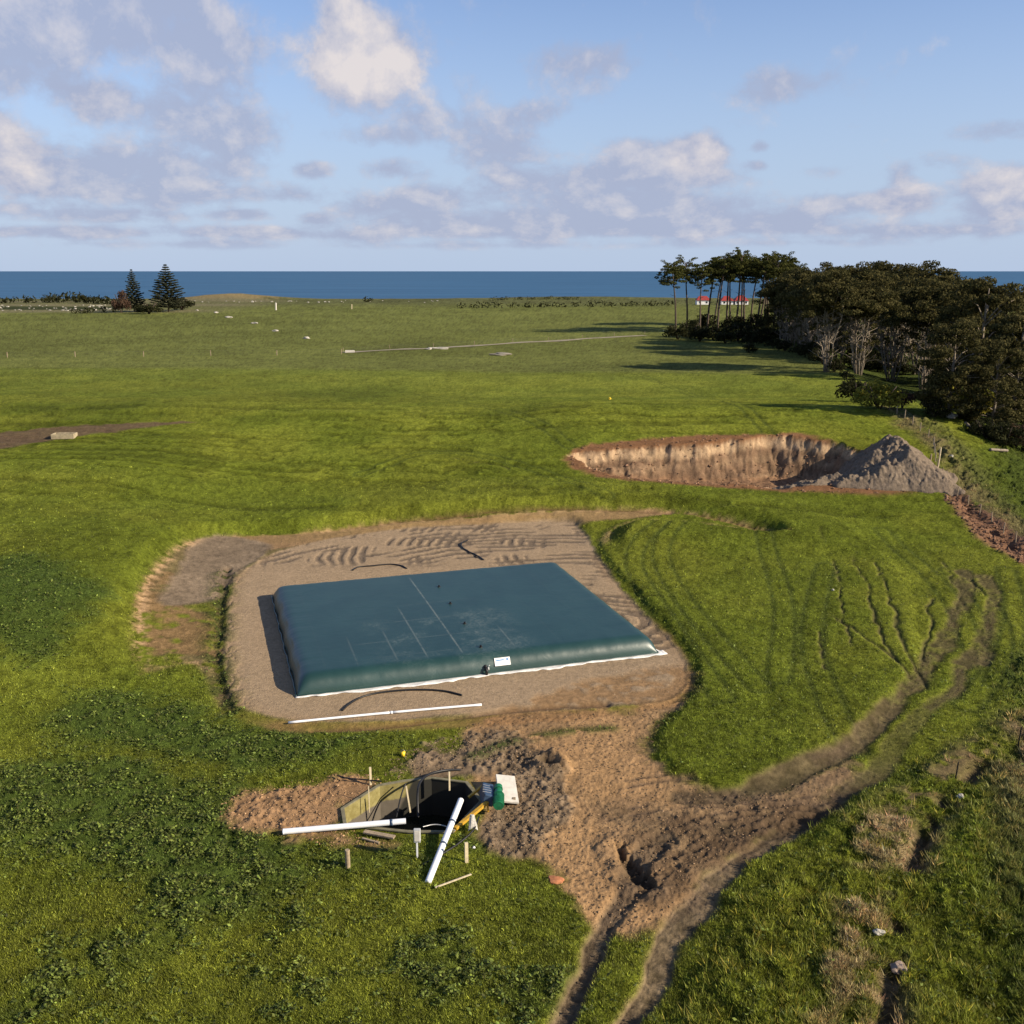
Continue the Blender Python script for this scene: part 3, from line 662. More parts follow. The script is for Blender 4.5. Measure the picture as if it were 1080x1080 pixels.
X, Y = scatter(NG, 31, 135, 1.6, .66)
b = sample(gbare, X, Y); w_ = sample(gweed, X, Y); d_ = sample(gdry, X, Y); r_ = sample(grough, X, Y); sm = sample(gsump, X, Y)
k = (rng.random(NG) > b*1.6) & (sm < -.3) & (rng.random(NG) > w_*.6); X, Y, d_, r_ = X[k], Y[k], d_[k], r_[k]
c = sample(gcol, X, Y); c = c*(.8+.75*rng.random((len(X), 1)))
gs = Y/60
h = (.085+.05*rng.random(len(X)))*(1+.8*r_+.8*d_+.25*gs); w = (.022+.016*gs)*(1+.3*r_)
blades('grass', X, Y, h, w, 4, c, .38, .7, .16, 'short green pasture grass over the banks and the foreground')
# taller tussocks on the right bank and along the gully
X, Y = scatter(110000, 31, 200, .9, .70); r_ = sample(grough, X, Y); d_ = sample(gdry, X, Y); b = sample(gbare, X, Y)
k = (rng.random(len(X)) < np.clip(.55*r_*ss(-.1, .1, fbm(X, Y, .8, 3, 99)-.5)+d_, 0, 1)) & (rng.random(len(X)) > b); X, Y = X[k], Y[k]
c = sample(gcol, X, Y)*1.25; c = c*np.where(rng.random((len(X), 1)) < .3, np.array([[1.9, 1.45, 1.6]]), 1.0)
dq = np.clip(sample(gdry, X, Y), 0, 1)
blades('tussock_grass', X, Y, (.26+.26*rng.random(len(X)))*(1-.5*dq), .03+.0006*Y, 7, c, .25, .9, .22, 'long dry and green tussocks on the right bank and gully edge')
# broad-leaved weeds
X, Y = scatter(430000, 31, 110, 1.6); w_ = sample(gweed, X, Y); b = sample(gbare, X, Y)
cl = fbm(X, Y, 1.6, 3, 61)
k = (rng.random(len(X)) < np.clip(w_*1.0*ss(.38, .6, cl)+.10*ss(.56, .7, cl), 0, 1)*(1-b)) & (b < .3) & (sample(gsump, X, Y) < -.25); X, Y = X[k], Y[k]; cl = cl[k]
z0 = rng.random(len(X))*.22*ss(.35, .7, cl)+.05
col = np.array([.080, .110, .020])[None]*(.4+1.6*rng.random((len(X), 1))**1.6) + np.array([.04, .03, .004])[None]*rng.random((len(X), 1))
leaves('broadleaf_weeds', X, Y, z0, (.04+.075*rng.random(len(X))**1.5+.0004*Y), col, .3, 'dark green broad-leaved weeds carpeting the left foreground')
# clods and stones on the bare soil
def clods(name, P, n, smin, smax, colr, label, flat=.6, cat='soil clods', zoff=0.0):
    lo = P.min(0); hi_ = P.max(0); X = rng.uniform(lo[0], hi_[0], n); Y = rng.uniform(lo[1], hi_[1], n)
    k = (sdf(X, Y, P)+1.5*(fbm(X, Y, .6, 3, 5)-.5) > 0) & (sample(gsump, X, Y) < -.25); X, Y = X[k], Y[k]; n = len(X)
    Z = sample(gz, X, Y)+zoff; s = smin+(smax-smin)*rng.random(n)**3
    ico = np.array([(1,0,0),(-1,0,0),(0,1,0),(0,-1,0),(0,0,1),(0,0,-1)], float); fc = np.array([(0,2,4),(2,1,4),(1,3,4),(3,0,4),(2,0,5),(1,2,5),(3,1,5),(0,3,5)])
    an = rng.random(n)*6.28; ca, sa = np.cos(an), np.sin(an)
    pts = ico[None]*rng.uniform(.6, 1.3, (n, 6, 1))+rng.normal(0, .18, (n, 6, 3)); pts[..., 2] *= flat; pts *= s[:, None, None]
    px = pts[..., 0]*ca[:, None]-pts[..., 1]*sa[:, None]; py = pts[..., 0]*sa[:, None]+pts[..., 1]*ca[:, None]
    Vv = np.stack([px+X[:, None], py+Y[:, None], pts[..., 2]+Z[:, None]+.2*s[:, None]], -1).reshape(-1, 3)
    Ff = (fc[None]+(np.arange(n)*6)[:, None, None]).reshape(-1, 3)
    cc = np.repeat(np.array(colr)[None]*np.exp(rng.normal(0, .3, (n, 1))), 6, 0)
    o = npmesh(name, Vv, Ff, M['blade_soil'], cc, None, False); tag(o, label, cat, kind='stuff'); return o
m_, nt_, b2 = newmat('soil_clods'); a_ = NT(nt_, 'ShaderNodeAttribute', attribute_name='alb'); nt_.links.new(a_.outputs['Color'], b2.inputs['Base Color']); b2.inputs['Roughness'].default_value = .95; b2.inputs['Specular IOR Level'].default_value = .1
M['blade_soil'] = m_
clods('soil_clods', CLODS, 8000, .015, .095, (.155, .112, .072), 'grey brown lumps of dug soil beside the pump and sump')
clods('clay_crumbs', SPOIL, 3600, .015, .10, (.24, .15, .08), 'orange clay crumbs spread left of the sump')
clods('track_crumbs', HUB, 16000, .015, .085, (.18, .118, .066), 'brown crumbs scattered over the churned dirt track')
clods('pad_stones', PAD, 9000, .012, .05, (.24, .20, .15), 'small pale stones over the gravel pad')
clods('clay_rubble', BANKR, 1600, .06, .35, (.14, .08, .05), 'red brown clay rubble along the broken right bank')
clods('pit_rubble', PITO, 3000, .05, .28, (.19, .11, .065), 'brown rubble on the floor of the excavated pit')

# ------------------------------------------------------------------ the bladder tank
NL = Vector((*unp(313, 735, 0)[:2], 0)); NRc = Vector((*unp(694, 689, 0)[:2], 0))
ex = (NRc-NL).normalized(); ey = Vector((-ex.y, ex.x, 0)); TW = (NRc-NL).length
TL = 30.0
fr_ = Vector((*unp(583, 593, 1.1)[:2], 0)); TL = (fr_-NRc).dot(ey)+.35
print("tank", TW, TL, ex)
TRZ = math.atan2(ex.y, ex.x); TC = NL+ex*TW/2+ey*TL/2
tank = empty('bladder_tank', TC, 'huge dark green rectangular fabric bladder tank lying on the gravel pad', 'liquid storage bladder', rz=TRZ)
HT = 1.42
def tank_z(a, b):
    a = min(abs(a), 1); b = min(abs(b), 1)
    ea = (1-a)*TW/2; eb = (1-b)*TL/2                    # metres in from the edge
    def pr(e):
        t = min(e/1.35, 1); return math.sqrt(max(0, 1-(1-t)**2.4))
    sag = .93+.07*(1-a*a)*(1-b*b)
    return HT*pr(ea)*pr(eb)*sag
def tank_mat():
    m, nt, b = newmat('green_coated_fabric')
    t = nt.nodes.new('ShaderNodeTexCoord'); s = NT(nt, 'ShaderNodeSeparateXYZ', inp={0: t.outputs['Object']})
    x, y = s.outputs[0], s.outputs[1]
    n = NT(nt, 'ShaderNodeTexNoise', inp={'Vector': t.outputs['Object'], 'Scale': .28, 'Detail': 7.0, 'Roughness': .68})
    sc_ = NT(nt, 'ShaderNodeVectorMath', operation='MULTIPLY', inp={0: t.outputs['Object'], 1: (.9, 1.0, 1)}).outputs[0]
    n2 = NT(nt, 'ShaderNodeTexNoise', inp={'Vector': sc_, 'Scale': 1.1, 'Detail': 6.0, 'Roughness': .75})
    zone = mth(nt, 'MULTIPLY', mrange(nt, mth(nt, 'ABSOLUTE', mth(nt, 'ADD', x, 1.8)), 7.2, 4.2), mrange(nt, mth(nt, 'ABSOLUTE', mth(nt, 'ADD', y, 6.2)), 6.4, 3.0))
    vor = NT(nt, 'ShaderNodeTexNoise', inp={'Vector': t.outputs['Object'], 'Scale': 2.4, 'Detail': 8.0, 'Roughness': .8, 'Distortion': 1.5}).outputs['Fac']
    dust = mth(nt, 'MULTIPLY', mth(nt, 'MULTIPLY', mrange(nt, n.outputs['Fac'], .44, .66), mrange(nt, vor, .42, .66)), mth(nt, 'ADD', .06, mth(nt, 'MULTIPLY', zone, .8)))
    # weld lines running across the tank
    seam = None
    for xs, y0, y1, k in ((-1.55, -16, 9.5, .75), (-4.3, -16, 1, .55), (-6.6, -16, -4, .4), (2.7, -14, -6, .55), (-9.6, -14, -5, .25), (6.5,-20,20,.06), (10,-20,20,.05), (-12,-20,20,.05)):
        q = mrange(nt, mth(nt, 'ABSOLUTE', mth(nt, 'SUBTRACT', x, xs)), .11, .03)
        q = mth(nt, 'MULTIPLY', q, mth(nt, 'MULTIPLY', mrange(nt, y, max(y0, -TL/2+1.6)-.8, max(y0, -TL/2+1.6)+.8), mrange(nt, y, y1+1, y1-1)))
        q = mth(nt, 'MULTIPLY', q, k); seam = q if seam is None else mth(nt, 'MAXIMUM', seam, q)
    for yc, x0, x1, k in ((-2.2, -6, 3, .30), (-6.4, -9, 3, .28), (-9.6, -8, 1, .2), (1.8, -4, 2, .2)):
        q = mrange(nt, mth(nt, 'ABSOLUTE', mth(nt, 'SUBTRACT', y, yc)), .12, .03)
        q = mth(nt, 'MULTIPLY', q, mth(nt, 'MULTIPLY', mrange(nt, x, x0-1, x0+1), mrange(nt, x, x1+1, x1-1)))
        seam = mth(nt, 'MAXIMUM', seam, mth(nt, 'MULTIPLY', q, k))
    seam = mth(nt, 'MULTIPLY', seam, mrange(nt, n2.outputs['Fac'], .30, .55))
    f = mth(nt, 'MAXIMUM', dust, seam)
    f = mth(nt, 'MULTIPLY', f, .46, clamp=True)
    basec = mixc(nt, mrange(nt, n.outputs['Fac'], .3, .7), (.008, .034, .030), (.011, .043, .038))
    nt.links.new(mixc(nt, f, basec, (.26, .29, .27)), b.inputs['Base Color'])
    b.inputs['Specular IOR Level'].default_value = .75
    nt.links.new(mth(nt, 'ADD', .43, mth(nt, 'MULTIPLY', f, .4)), b.inputs['Roughness'])
    wr = NT(nt, 'ShaderNodeTexNoise', inp={'Vector': sc_, 'Scale': .7, 'Detail': 4.0, 'Roughness': .55, 'Distortion': .8})
    bp = NT(nt, 'ShaderNodeBump', inp={'Height': wr.outputs['Fac'], 'Strength': .3, 'Distance': .08}); nt.links.new(bp.outputs[0], b.inputs['Normal'])
    return m
M['tank'] = tank_mat()
def edge_axis(n, L):
    e = [0, .02, .06, .12, .2, .3, .42, .56, .72, .9, 1.1, 1.35, 1.65, 2.0]
    mid = list(np.linspace(2.3, L/2, n)); a = [-L/2+q for q in e]+[-L/2+q for q in mid]
    return a[:]+[-q for q in a[:-1]][::-1]
AX = edge_axis(60, TW); AY = edge_axis(60, TL)
vv = []
for yy in AY:
    for xx in AX:
        z = tank_z(xx/(TW/2), yy/(TL/2)); e = min(TW/2-abs(xx), TL/2-abs(yy))
        al = yy if TW/2-abs(xx) < TL/2-abs(yy) else xx
        wv = math.sin(al*1.7+math.sin(al*.7)*2)*.5+math.sin(al*4.1+2)*.3+math.sin(al*9.3)*.2
        z += .035*wv*math.exp(-e/1.2)*min(1, e/.2)
        sgx = 1 if xx > 0 else -1
        # corners pulled in a little, edges bow slightly
        bow = .12*math.sin(al*.9)*math.exp(-e/.5)
        px, py = xx, yy
        if TW/2-abs(xx) < .5: px -= sgx*.05*(1+math.sin(yy*1.3))
        vv.append((px, py, z+.03))
nx = len(AX); ny = len(AY); ii = np.arange(nx*ny).reshape(ny, nx)
qq = np.stack([ii[:-1, :-1], ii[:-1, 1:], ii[1:, 1:], ii[1:, :-1]], -1).reshape(-1, 4)
body = npmesh('tank_body', np.array(vv), qq, M['tank']); body.parent = tank
# weld flange lying round the edge, rolled at the left
mb = MB(); pts = []
for t in np.linspace(-TL/2, TL/2, 60): pts.append((-TW/2-.03+.05*math.sin(t*1.9)*math.sin(t*.6), t, .10+.05*math.sin(t*2.3)))
mb.tube(pts, .07, 6).build('edge_seam', M['tank'], tank, True)
mb = MB(); mb.tube([(t, -TL/2-.03, .07) for t in np.linspace(-TW/2, TW/2, 40)], .05, 6).build('edge_seam', M['tank'], tank, True)
mb = MB(); mb.tube([(TW/2+.03, t, .07) for t in np.linspace(-TL/2, TL/2, 40)], .05, 6).build('edge_seam', M['tank'], tank, True)
def tank_local(u, v, z=HT):
    p = Vector(unp(u, v, z)); d = p-TC; return d.dot(ex), d.dot(ey)
for u, v in ((449, 601), (463, 619), (475, 637), (490, 658), (507, 682)):
    x, y = tank_local(u, v); z = tank_z(x/(TW/2), y/(TL/2))
    mb = MB(); mb.tube([(x, y, z), (x, y, z+.07)], [.17, .15], 12); mb.tube([(x, y, z+.05), (x, y, z+.2)], [.07, .09], 10)
    mb.build('vent', M['black'], tank, False)
# name plate on the near side, tilted with the fabric, with rows of unreadable-size print as bars
def surf(x, y):
    e = .03; z = tank_z(x/(TW/2), y/(TL/2)); zx = (tank_z((x+e)/(TW/2), y/(TL/2))-z)/e; zy = (tank_z(x/(TW/2), (y+e)/(TL/2))-z)/e
    return z+.03, Vector((-zx, -zy, 1)).normalized()
px_, _q = tank_local(533, 697, 1.15)
best = None
for k_ in range(400):
    yy_ = -TL/2+.01*k_; zq_ = tank_z(px_/(TW/2), yy_/(TL/2)); w_p = TC+ex*px_+ey*yy_
    uu_, vv_p = proj(w_p.x, w_p.y, zq_)
    if best is None or abs(vv_p-698) < best[0]: best = (abs(vv_p-698), yy_)
py_ = best[1]

z_, n_ = surf(px_, py_); t_ = Vector((1, 0, 0)); b__ = n_.cross(t_).normalized(); rot = Matrix((t_, b__, n_)).transposed()
sg = MB(); sg.box(Vector((px_, py_, z_))+n_*.05, (1.25, .62, .02), rot, .005).build('name_plate', M['white'], tank)
mm = mat('blue_print', (.06, .20, .42), .5, .1, 5)
pr = MB(); pr.box(Vector((px_, py_, z_))+n_*.064+t_*-.18+b__*.12, (.62, .09, .004), rot); pr.box(Vector((px_, py_, z_))+n_*.064+t_*-.05+b__*-.08, (.85, .035, .004), rot); pr.box(Vector((px_, py_, z_))+n_*.064+t_*.40+b__*.14, (.16, .16, .004), rot)
pr.build('print', mm, tank.children[-1])
# outlet valve at the near foot
vx, vy = tank_local(516, 712, .3); vy = -TL/2-.12
vmb = MB(); vmb.tube([(vx, vy+.5, .55), (vx, vy+.1, .55)], .16, 12).tube([(vx, vy+.2, .55), (vx, vy-.02, .5), (vx, vy-.12, .35), (vx, vy-.14, .05)], .11, 10)
vmb.build('outlet_valve', M['black'], tank, True)
vmb = MB(); vmb.tube([(vx+.14, vy+.05, .62), (vx+.30, vy+.02, .74)], .03, 8); vmb.tube([(vx+.12, vy+.06, .45), (vx+.24, vy+.06, .45)], .12, 10); vmb.build('valve_handle', M['grey'], tank.children[-1], True)
# small tie on the near face
tx, ty = tank_local(636, 692, .7)
MB().box((tx, -TL/2+.35, .62), (.05, .03, .28)).build('tie', M['liner'], tank)

# white ground sheet sticking out under the near side and corner
def liner():
    b = bmesh.new(); top = []; N = 160
    rows = []
    for i in range(N+1):
        x = -TW/2-.1+(TW+.75)*i/N
        w = .22+.55*float(vn(np.array([x*.55]), np.array([3.3]), 5)[0])+.22*float(vn(np.array([x*2.1]), np.array([1.3]), 6)[0])
        if x < -TW/2+1.5: w *= .8
        r = []
        for j in range(6):
            t = j/5; yy = -TL/2+.5-(w+.5)*t
            z = .012+.05*max(0, math.sin(x*3.3+j*1.3))*t+.07*math.exp(-((t-.8)/.12)**2)*(.6+.4*math.sin(x*2.3))
            r.append(b.verts.new((x, yy, z+.01)))
        rows.append(r)
    for A, B in zip(rows, rows[1:]):
        for j in range(5): b.faces.new((A[j], A[j+1], B[j+1], B[j]))
    # right side peeps
    rows = []
    for i in range(80):
        y = -TL/2-.2+TL*i/79*.95; w = .12+.10*max(0, math.sin(y*.9))+.25*math.exp(-(i/3.)**2)
        rows.append([b.verts.new((TW/2-.2, y, .03)), b.verts.new((TW/2+w*.5, y, .05+.03*math.sin(y*3))), b.verts.new((TW/2+w, y, .02))])
    for A, B in zip(rows, rows[1:]):
        for j in range(2): b.faces.new((A[j], A[j+1], B[j+1], B[j]))
    bmesh.ops.recalc_face_normals(b, faces=b.faces)
    me = bpy.data.meshes.new('ground_sheet'); b.to_mesh(me); me.materials.append(M['liner'])
    for p in me.polygons: p.use_smooth = True
    o = bpy.data.objects.new('ground_sheet', me); COL.objects.link(o); o.location = TC; o.rotation_euler = (0, 0, TRZ)
    md = o.modifiers.new('thick', 'SOLIDIFY'); md.thickness = .012
    tag(o, 'crumpled white liner sheet peeping out under the near edge of the green tank', 'liner')
liner()

# ------------------------------------------------------------------ pipes and hoses on the pad
def ground_tube(name, pix, r, matl, label, cat, group=None, k=3, z=None, lift=None, seg=8):
    P = chaik(np.array(pix, float), k, False)
    pts = []
    for u, v in P:
        x, y, _ = unp(u, v, z if z is not None else None); pts.append(Vector((x, y, hz(x, y)+(r if lift is None else lift)*.9)))
    # smooth the heights so that the hose lies on bumps instead of following them
    zs = np.array([p.z for p in pts]); 
    for _ in range(2): zs = np.maximum(zs, np.convolve(np.pad(zs, 2, 'edge'), np.ones(5)/5, 'valid'))
    for p, q in zip(pts, zs): p.z = float(q)
    o = MB().tube(pts, r, seg).build(name, matl, None, True)
    return tag(o, label, cat, group)
ground_tube('hose', [(372,602),(377,598),(395,597),(415,595),(424,597),(429,600)], .07, M['black'], 'black hose arcing on the gravel behind the far edge of the tank, left one', 'hose', None, 3, 0)
ground_tube('hose', [(510,591),(503,586),(494,582),(487,578),(486,573),(493,570)], .08, M['black'], 'black hose hooking round on the gravel behind the middle of the tank', 'hose', None, 3, 0)
ground_tube('hose', [(361,750),(367,744),(380,736),(400,731),(435,728),(468,729),(487,734)], .075, M['black'], 'black hose bent in a bow in front of the near edge of the tank', 'hose', None, 3, 0)
def long_pipe():
    a = Vector((*unp(304, 764, 0)[:2], 0)); b = Vector((*unp(508, 745, 0)[:2], 0)); pts = []
    for t in np.linspace(0, 1, 24):
        p = a.lerp(b, t); p.z = max(hz(p.x, p.y), -.02)+.12; pts.append(p+Vector((0, .10*math.sin(t*3.1), 0)))
    zs = [p.z for p in pts]; m = max(zs[::6]); 
    for i, p in enumerate(pts): p.z = .13
    t = empty('drain_pipe', a, 'long thin white pipe laid on the ground in front of the tank', 'pipe')
    pts = [p-a for p in pts]
    MB().tube(pts[:13], .085, 10).build('pipe_length', M['pvc'], t, True)
    MB().tube([p for p in pts[12:]], .085, 10).build('pipe_length', M['pvc'], t, True)
    MB().tube([pts[12]-(pts[13]-pts[12])*.15, pts[12]+(pts[13]-pts[12])*.15], .105, 10).build('coupling', M['pvc'], t, True)
long_pipe()

# ------------------------------------------------------------------ sump
def sump():
    t = empty('sump_tank', (SUMPC[0], SUMPC[1], 0), 'open eight-sided concrete sump sunk in the ground with olive stained walls', 'sump')
    P = [Vector((p[0]-SUMPC[0], p[1]-SUMPC[1], 0)) for p in SUMP]
    n = len(P)
    if sum(P[i].x*P[(i+1) % n].y-P[(i+1) % n].x*P[i].y for i in range(n)) < 0: P = P[::-1]
    c = Vector((0, 0, 0))
    def ring(k, z, off): return [Vector((p.x, p.y, 0))*1.0 + (-(p.normalized())*off)+Vector((0, 0, z)) for p in P]
    def band(name, z0, z1, m, offo, offi, cap=True):
        b = bmesh.new()
        A = [b.verts.new(v) for v in ring(0, z0, offi)]; B = [b.verts.new(v) for v in ring(0, z1, offi)]
        C_ = [b.verts.new(v) for v in ring(0, z1, offo)]; D = [b.verts.new(v) for v in ring(0, z0, offo)]
        for i in range(n):
            j = (i+1) % n
            b.faces.new((A[j], A[i], B[i], B[j])); b.faces.new((B[j], B[i], C_[i], C_[j])); b.faces.new((C_[j], C_[i], D[i], D[j]))
        bmesh.ops.recalc_face_normals(b, faces=b.faces)
        me = bpy.data.meshes.new(name); b.to_mesh(me); me.materials.append(m); o = bpy.data.objects.new(name, me); COL.objects.link(o); o.parent = t; return o
    m, nt, bb = newmat('stained_shaded_concrete'); tcn = nt.nodes.new('ShaderNodeTexCoord'); s = NT(nt, 'ShaderNodeSeparateXYZ', inp={0: tcn.outputs['Object']})
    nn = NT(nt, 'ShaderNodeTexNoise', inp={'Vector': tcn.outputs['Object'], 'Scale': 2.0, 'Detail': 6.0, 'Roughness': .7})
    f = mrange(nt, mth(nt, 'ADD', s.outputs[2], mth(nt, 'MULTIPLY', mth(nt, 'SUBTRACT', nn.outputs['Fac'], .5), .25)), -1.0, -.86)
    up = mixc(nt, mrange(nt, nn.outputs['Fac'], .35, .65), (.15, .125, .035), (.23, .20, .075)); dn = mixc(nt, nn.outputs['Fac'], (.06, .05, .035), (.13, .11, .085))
    wall_shade = mrange(nt, mth(nt, 'ADD', s.outputs[0], mth(nt, 'ADD', mth(nt, 'MULTIPLY', s.outputs[2], -.45), mth(nt, 'MULTIPLY', nn.outputs['Fac'], .2))), -.35, -.1)  # slanting shadow over the right-hand inner walls, painted into their colour
    nt.links.new(mixc(nt, wall_shade, mixc(nt, f, dn, up), (.016, .015, .010)), bb.inputs['Base Color']); bb.inputs['Roughness'].default_value = .85
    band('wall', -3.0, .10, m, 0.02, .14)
    rim_m = mat('old_concrete_rim', (.16, .145, .09), .9, .3, 3)
    band('rim', .101, .16, rim_m, -.04, .17)
    b = bmesh.new(); vs = [b.verts.new(v) for v in ring(0, -2.3, .13)]; b.faces.new(vs); me = bpy.data.meshes.new('effluent'); b.to_mesh(me)
    me.materials.append(mat('dark_effluent', (.012, .013, .008), .25, .2, 2, .3)); o = bpy.data.objects.new('effluent', me); COL.objects.link(o); o.parent = t
sump()
# point at a pixel and height, for things at the sump
def PZ(u, v, z): return Vector(unp(u, v, z))
def stake(pu, pv, top_v, w, matl, label, cat='stake', name='stake', group='timber stakes round the sump', d=None, zb=None, tilt=0.0):
    p = G(pu, pv) if zb is None else PZ(pu, pv, zb)
    h = (pv-top_v)*p.y/1040.0*1.04
    mb = MB(); 
    if d == 'round':
        mb.tube([(0, 0, -.3), (0, 0, h*.97), (0, 0, h)], [w/2, w/2, w*.44], 12)
    else:
        mb.box((0, 0, h/2-.15), (w, w*.7, h+.3), None, .006)
    o = mb.build(name, matl, None, False, p); o.rotation_euler = (0, tilt, .3)
    return tag(o, label, cat, group)
stake(391, 828, 807, .13, M['palewood'], 'short pale upright batten at the back left of the sump')
stake(389.5, 852, 826, .05, M['palewood'], 'thin pale lath standing inside the left half of the sump', zb=-.4)
stake(474, 828, 811, .10, M['palewood'], 'short pale upright batten behind the middle of the sump')
stake(432, 852, 825, .09, M['palewood'], 'leaning pale batten at the centre of the sump beside the hoses', zb=-.2, tilt=-.12)
stake(367, 915, 894, .26, M['wood'], 'thick round post left of the sump front standing in the weeds', 'post', 'fence_post', None, 'round')
stake(492, 911, 886, .18, M['palewood'], 'square pale post standing in grass in front of the pump', 'post', 'fence_post', None)

def pipe(name, u0, v0, z0, u1, v1, z1, r, label, collars, cap=True):
    a, b = PZ(u0, v0, z0), PZ(u1, v1, z1); t = empty(name, a, label, 'pipe'); d = b-a
    # hollow pipe: outer and inner walls
    bm_ = MB(); bm_.tube([Vector((0, 0, 0)), d], r, 20, False); bm_.tube([Vector((0, 0, 0)), d], r*.92, 20, False)
    bm_.build('pipe_wall', M['pvc'], t, True)
    for k in collars:
        MB().tube([d*k-d.normalized()*.07, d*k+d.normalized()*.07], r*1.10, 20).build('clamp_band', M['blue'] if k < .9 else M['pvc'], t, True)
    dn = d.normalized()
    MB().tube([-dn*.0, -dn*.10], r*.99, 20).build('end_cap', M['pvc'], t, True)
    return t
pipe('drain_pipe', 300, 877, .22, 428, 866, .42, .16, 'white pipe lying flat over the left front rim of the sump', (.88,))
pipe('drain_pipe', 452, 929, .12, 486, 844, .75, .17, 'white pipe sloping from the grass up over the sump in front of the pump', (.42, .70))

# control box on a post
cb = empty('control_box', PZ(440, 905, 0.0), 'grey electrical box on a post at the front rim of the sump', 'electrical box')
MB().box((0, .05, .65), (.09, .07, 1.5), None, .005).build('post', M['pvc'], cb)
MB().box((.03, -.04, 1.35), (.36, .20, .75), None, .03).build('housing', M['grey'], cb)
MB().box((.03, -.155, 1.37), (.28, .025, .60), None, .01).build('lid', M['conc'], cb)
MB().box((.16, -.10, 1.05), (.10, .10, .12), None, .01).build('latch', M['grey'], cb)
# black suction hoses hanging into the sump
def hose3(label, pts, r, name='suction_hose', matl=None):
    o = MB().tube([Vector(p) for p in chaik3(pts)], r, 8).build(name, matl or M['black'], None, True); return tag(o, label, 'hose')
def chaik3(P, k=3):
    P = [Vector(p) for p in P]
    for _ in range(k):
        N = [P[0]]
        for a, b in zip(P, P[1:]): N += [a.lerp(b, .25), a.lerp(b, .75)]
        P = N+[P[-1]]
    return P
hose3('thick black hose looping over the back rim and down the middle of the sump', [PZ(486, 812, .1), PZ(470, 812, .25), PZ(452, 816, .4), PZ(442, 825, .5), PZ(440, 838, .2), PZ(441, 862, -.8)], .075)
hose3('thin black hose running from behind the batten into the left of the sump', [PZ(428, 826, .3), PZ(423, 838, -.1), PZ(418, 862, -.8)], .045)
hose3('black cable lying on the clay behind the left corner of the sump', [PZ(356, 818, .35), PZ(366, 821, .35), PZ(382, 822, .35), PZ(402, 824, .35)], .045, 'cable')
hose3('black hose curving from the pump frame to the grass in front of the sump', [PZ(505, 862, .5), PZ(500, 876, .3), PZ(486, 888, .12), PZ(474, 896, .1), PZ(462, 903, .08), PZ(446, 912, .06)], .05)
hose3('thin pale cable running along the front rim below the control box', [PZ(446, 872, .5), PZ(458, 869, .45), PZ(470, 871, .4), PZ(480, 876, .3)], .03, 'cable', M['steel'])

# pump set at the right rim
pc = PZ(520, 842, .15)
pump = empty('effluent_pump', pc, 'green and blue effluent pump on a yellow frame at the right end of the sump', 'pump')
def PL(u, v, z): return PZ(u, v, z)-pc
# yellow frame: two sloping beams with struts
f = MB()
def beam(mb, a, b, w, h):
    d = (b-a); L = d.length; q = d.to_track_quat('X', 'Z').to_matrix(); mb.box((a+b)/2, (L, w, h), q, .008)
a1, b1 = PL(480, 874, .20), PL(514, 846, .65); beam(f, a1, b1, .22, .16)
a2, b2 = PL(494, 841, .25), PL(509, 829, .75); beam(f, a2, b2, .14, .12)
beam(f, b1, b2, .12, .12)
f.build('frame', M['yellow'], pump)
f = MB(); beam(f, b1+Vector((0, 0, 0)), b1+Vector((.05, 0, -.6)), .09, .09); f.build('frame_leg', M['yellow'], pump)
f = MB(); beam(f, a1, a1+Vector((-.02, 0, -.3)), .1, .1); f.build('frame_leg', M['yellow'], pump)
bx = MB(); cb_ = PL(514, 838, .75); rotb = Matrix.Rotation(R(18), 3, 'Y') @ Matrix.Rotation(R(8), 3, 'Z')
bx.box(cb_, (.66, 1.35, .7), rotb, .05).build('gearbox', M['blue'], pump)
bx = MB()
for k in range(4): bx.box(cb_+Vector((-.02, -.38+.25*k, .36)), (.5, .04, .05), rotb, .008)
bx.build('cooling_rib', M['steel'], pump)
mo = MB(); c0 = PL(526, 842, .8); mo.tube([c0+Vector((.0, -.75, -.05)), c0+Vector((-.02, .25, .12))], .29, 20)
mo.tube([c0+Vector((-.02, .25, .12)), c0+Vector((-.03, .62, .22))], [.26, .20], 18)
for k in range(11):
    p = c0+Vector((-.0, -.68+.08*k, -.03+.013*k)); mo.tube([p, p+Vector((0, .03, .005))], .325, 20)
mo.build('motor', M['green'], pump, False)
mo = MB(); mo.tube([c0+Vector((-.03, .60, .21)), c0+Vector((-.04, .86, .28))], [.26, .24], 18); mo.build('fan_cowl', M['green'], pump, False)
MB().box(c0+Vector((.0, -.1, .30)), (.2, .24, .14), None, .02).build('terminal_box', M['green'], pump)
s_ = PZ(533, 832, .5); slab = MB().box((0, 0, 0), (1.15, 2.5, .13), None, .015).build('slab', M['conc'], None, False, s_+Vector((0.1, .0, .0)))
slab.rotation_euler = (R(8), R(10), R(7)); tag(slab, 'pale rectangular concrete slab lying tilted beside the green pump motor', 'slab')
for (dx_, dy_), lb_ in zip(((-.4, -.9), (.4, -.9), (-.4, .9), (.4, .9)), ('near left', 'near right', 'far left', 'far right')):
    o = MB().box((0, 0, 0), (.2, .2, .55), None, .01).build('timber_block', M['wood'], None, False, (s_.x+.1+dx_, s_.y+dy_, .15+.1*(dy_ > 0))); tag(o, 'rough timber block under the %s corner of the tilted pale slab' % lb_, 'block')
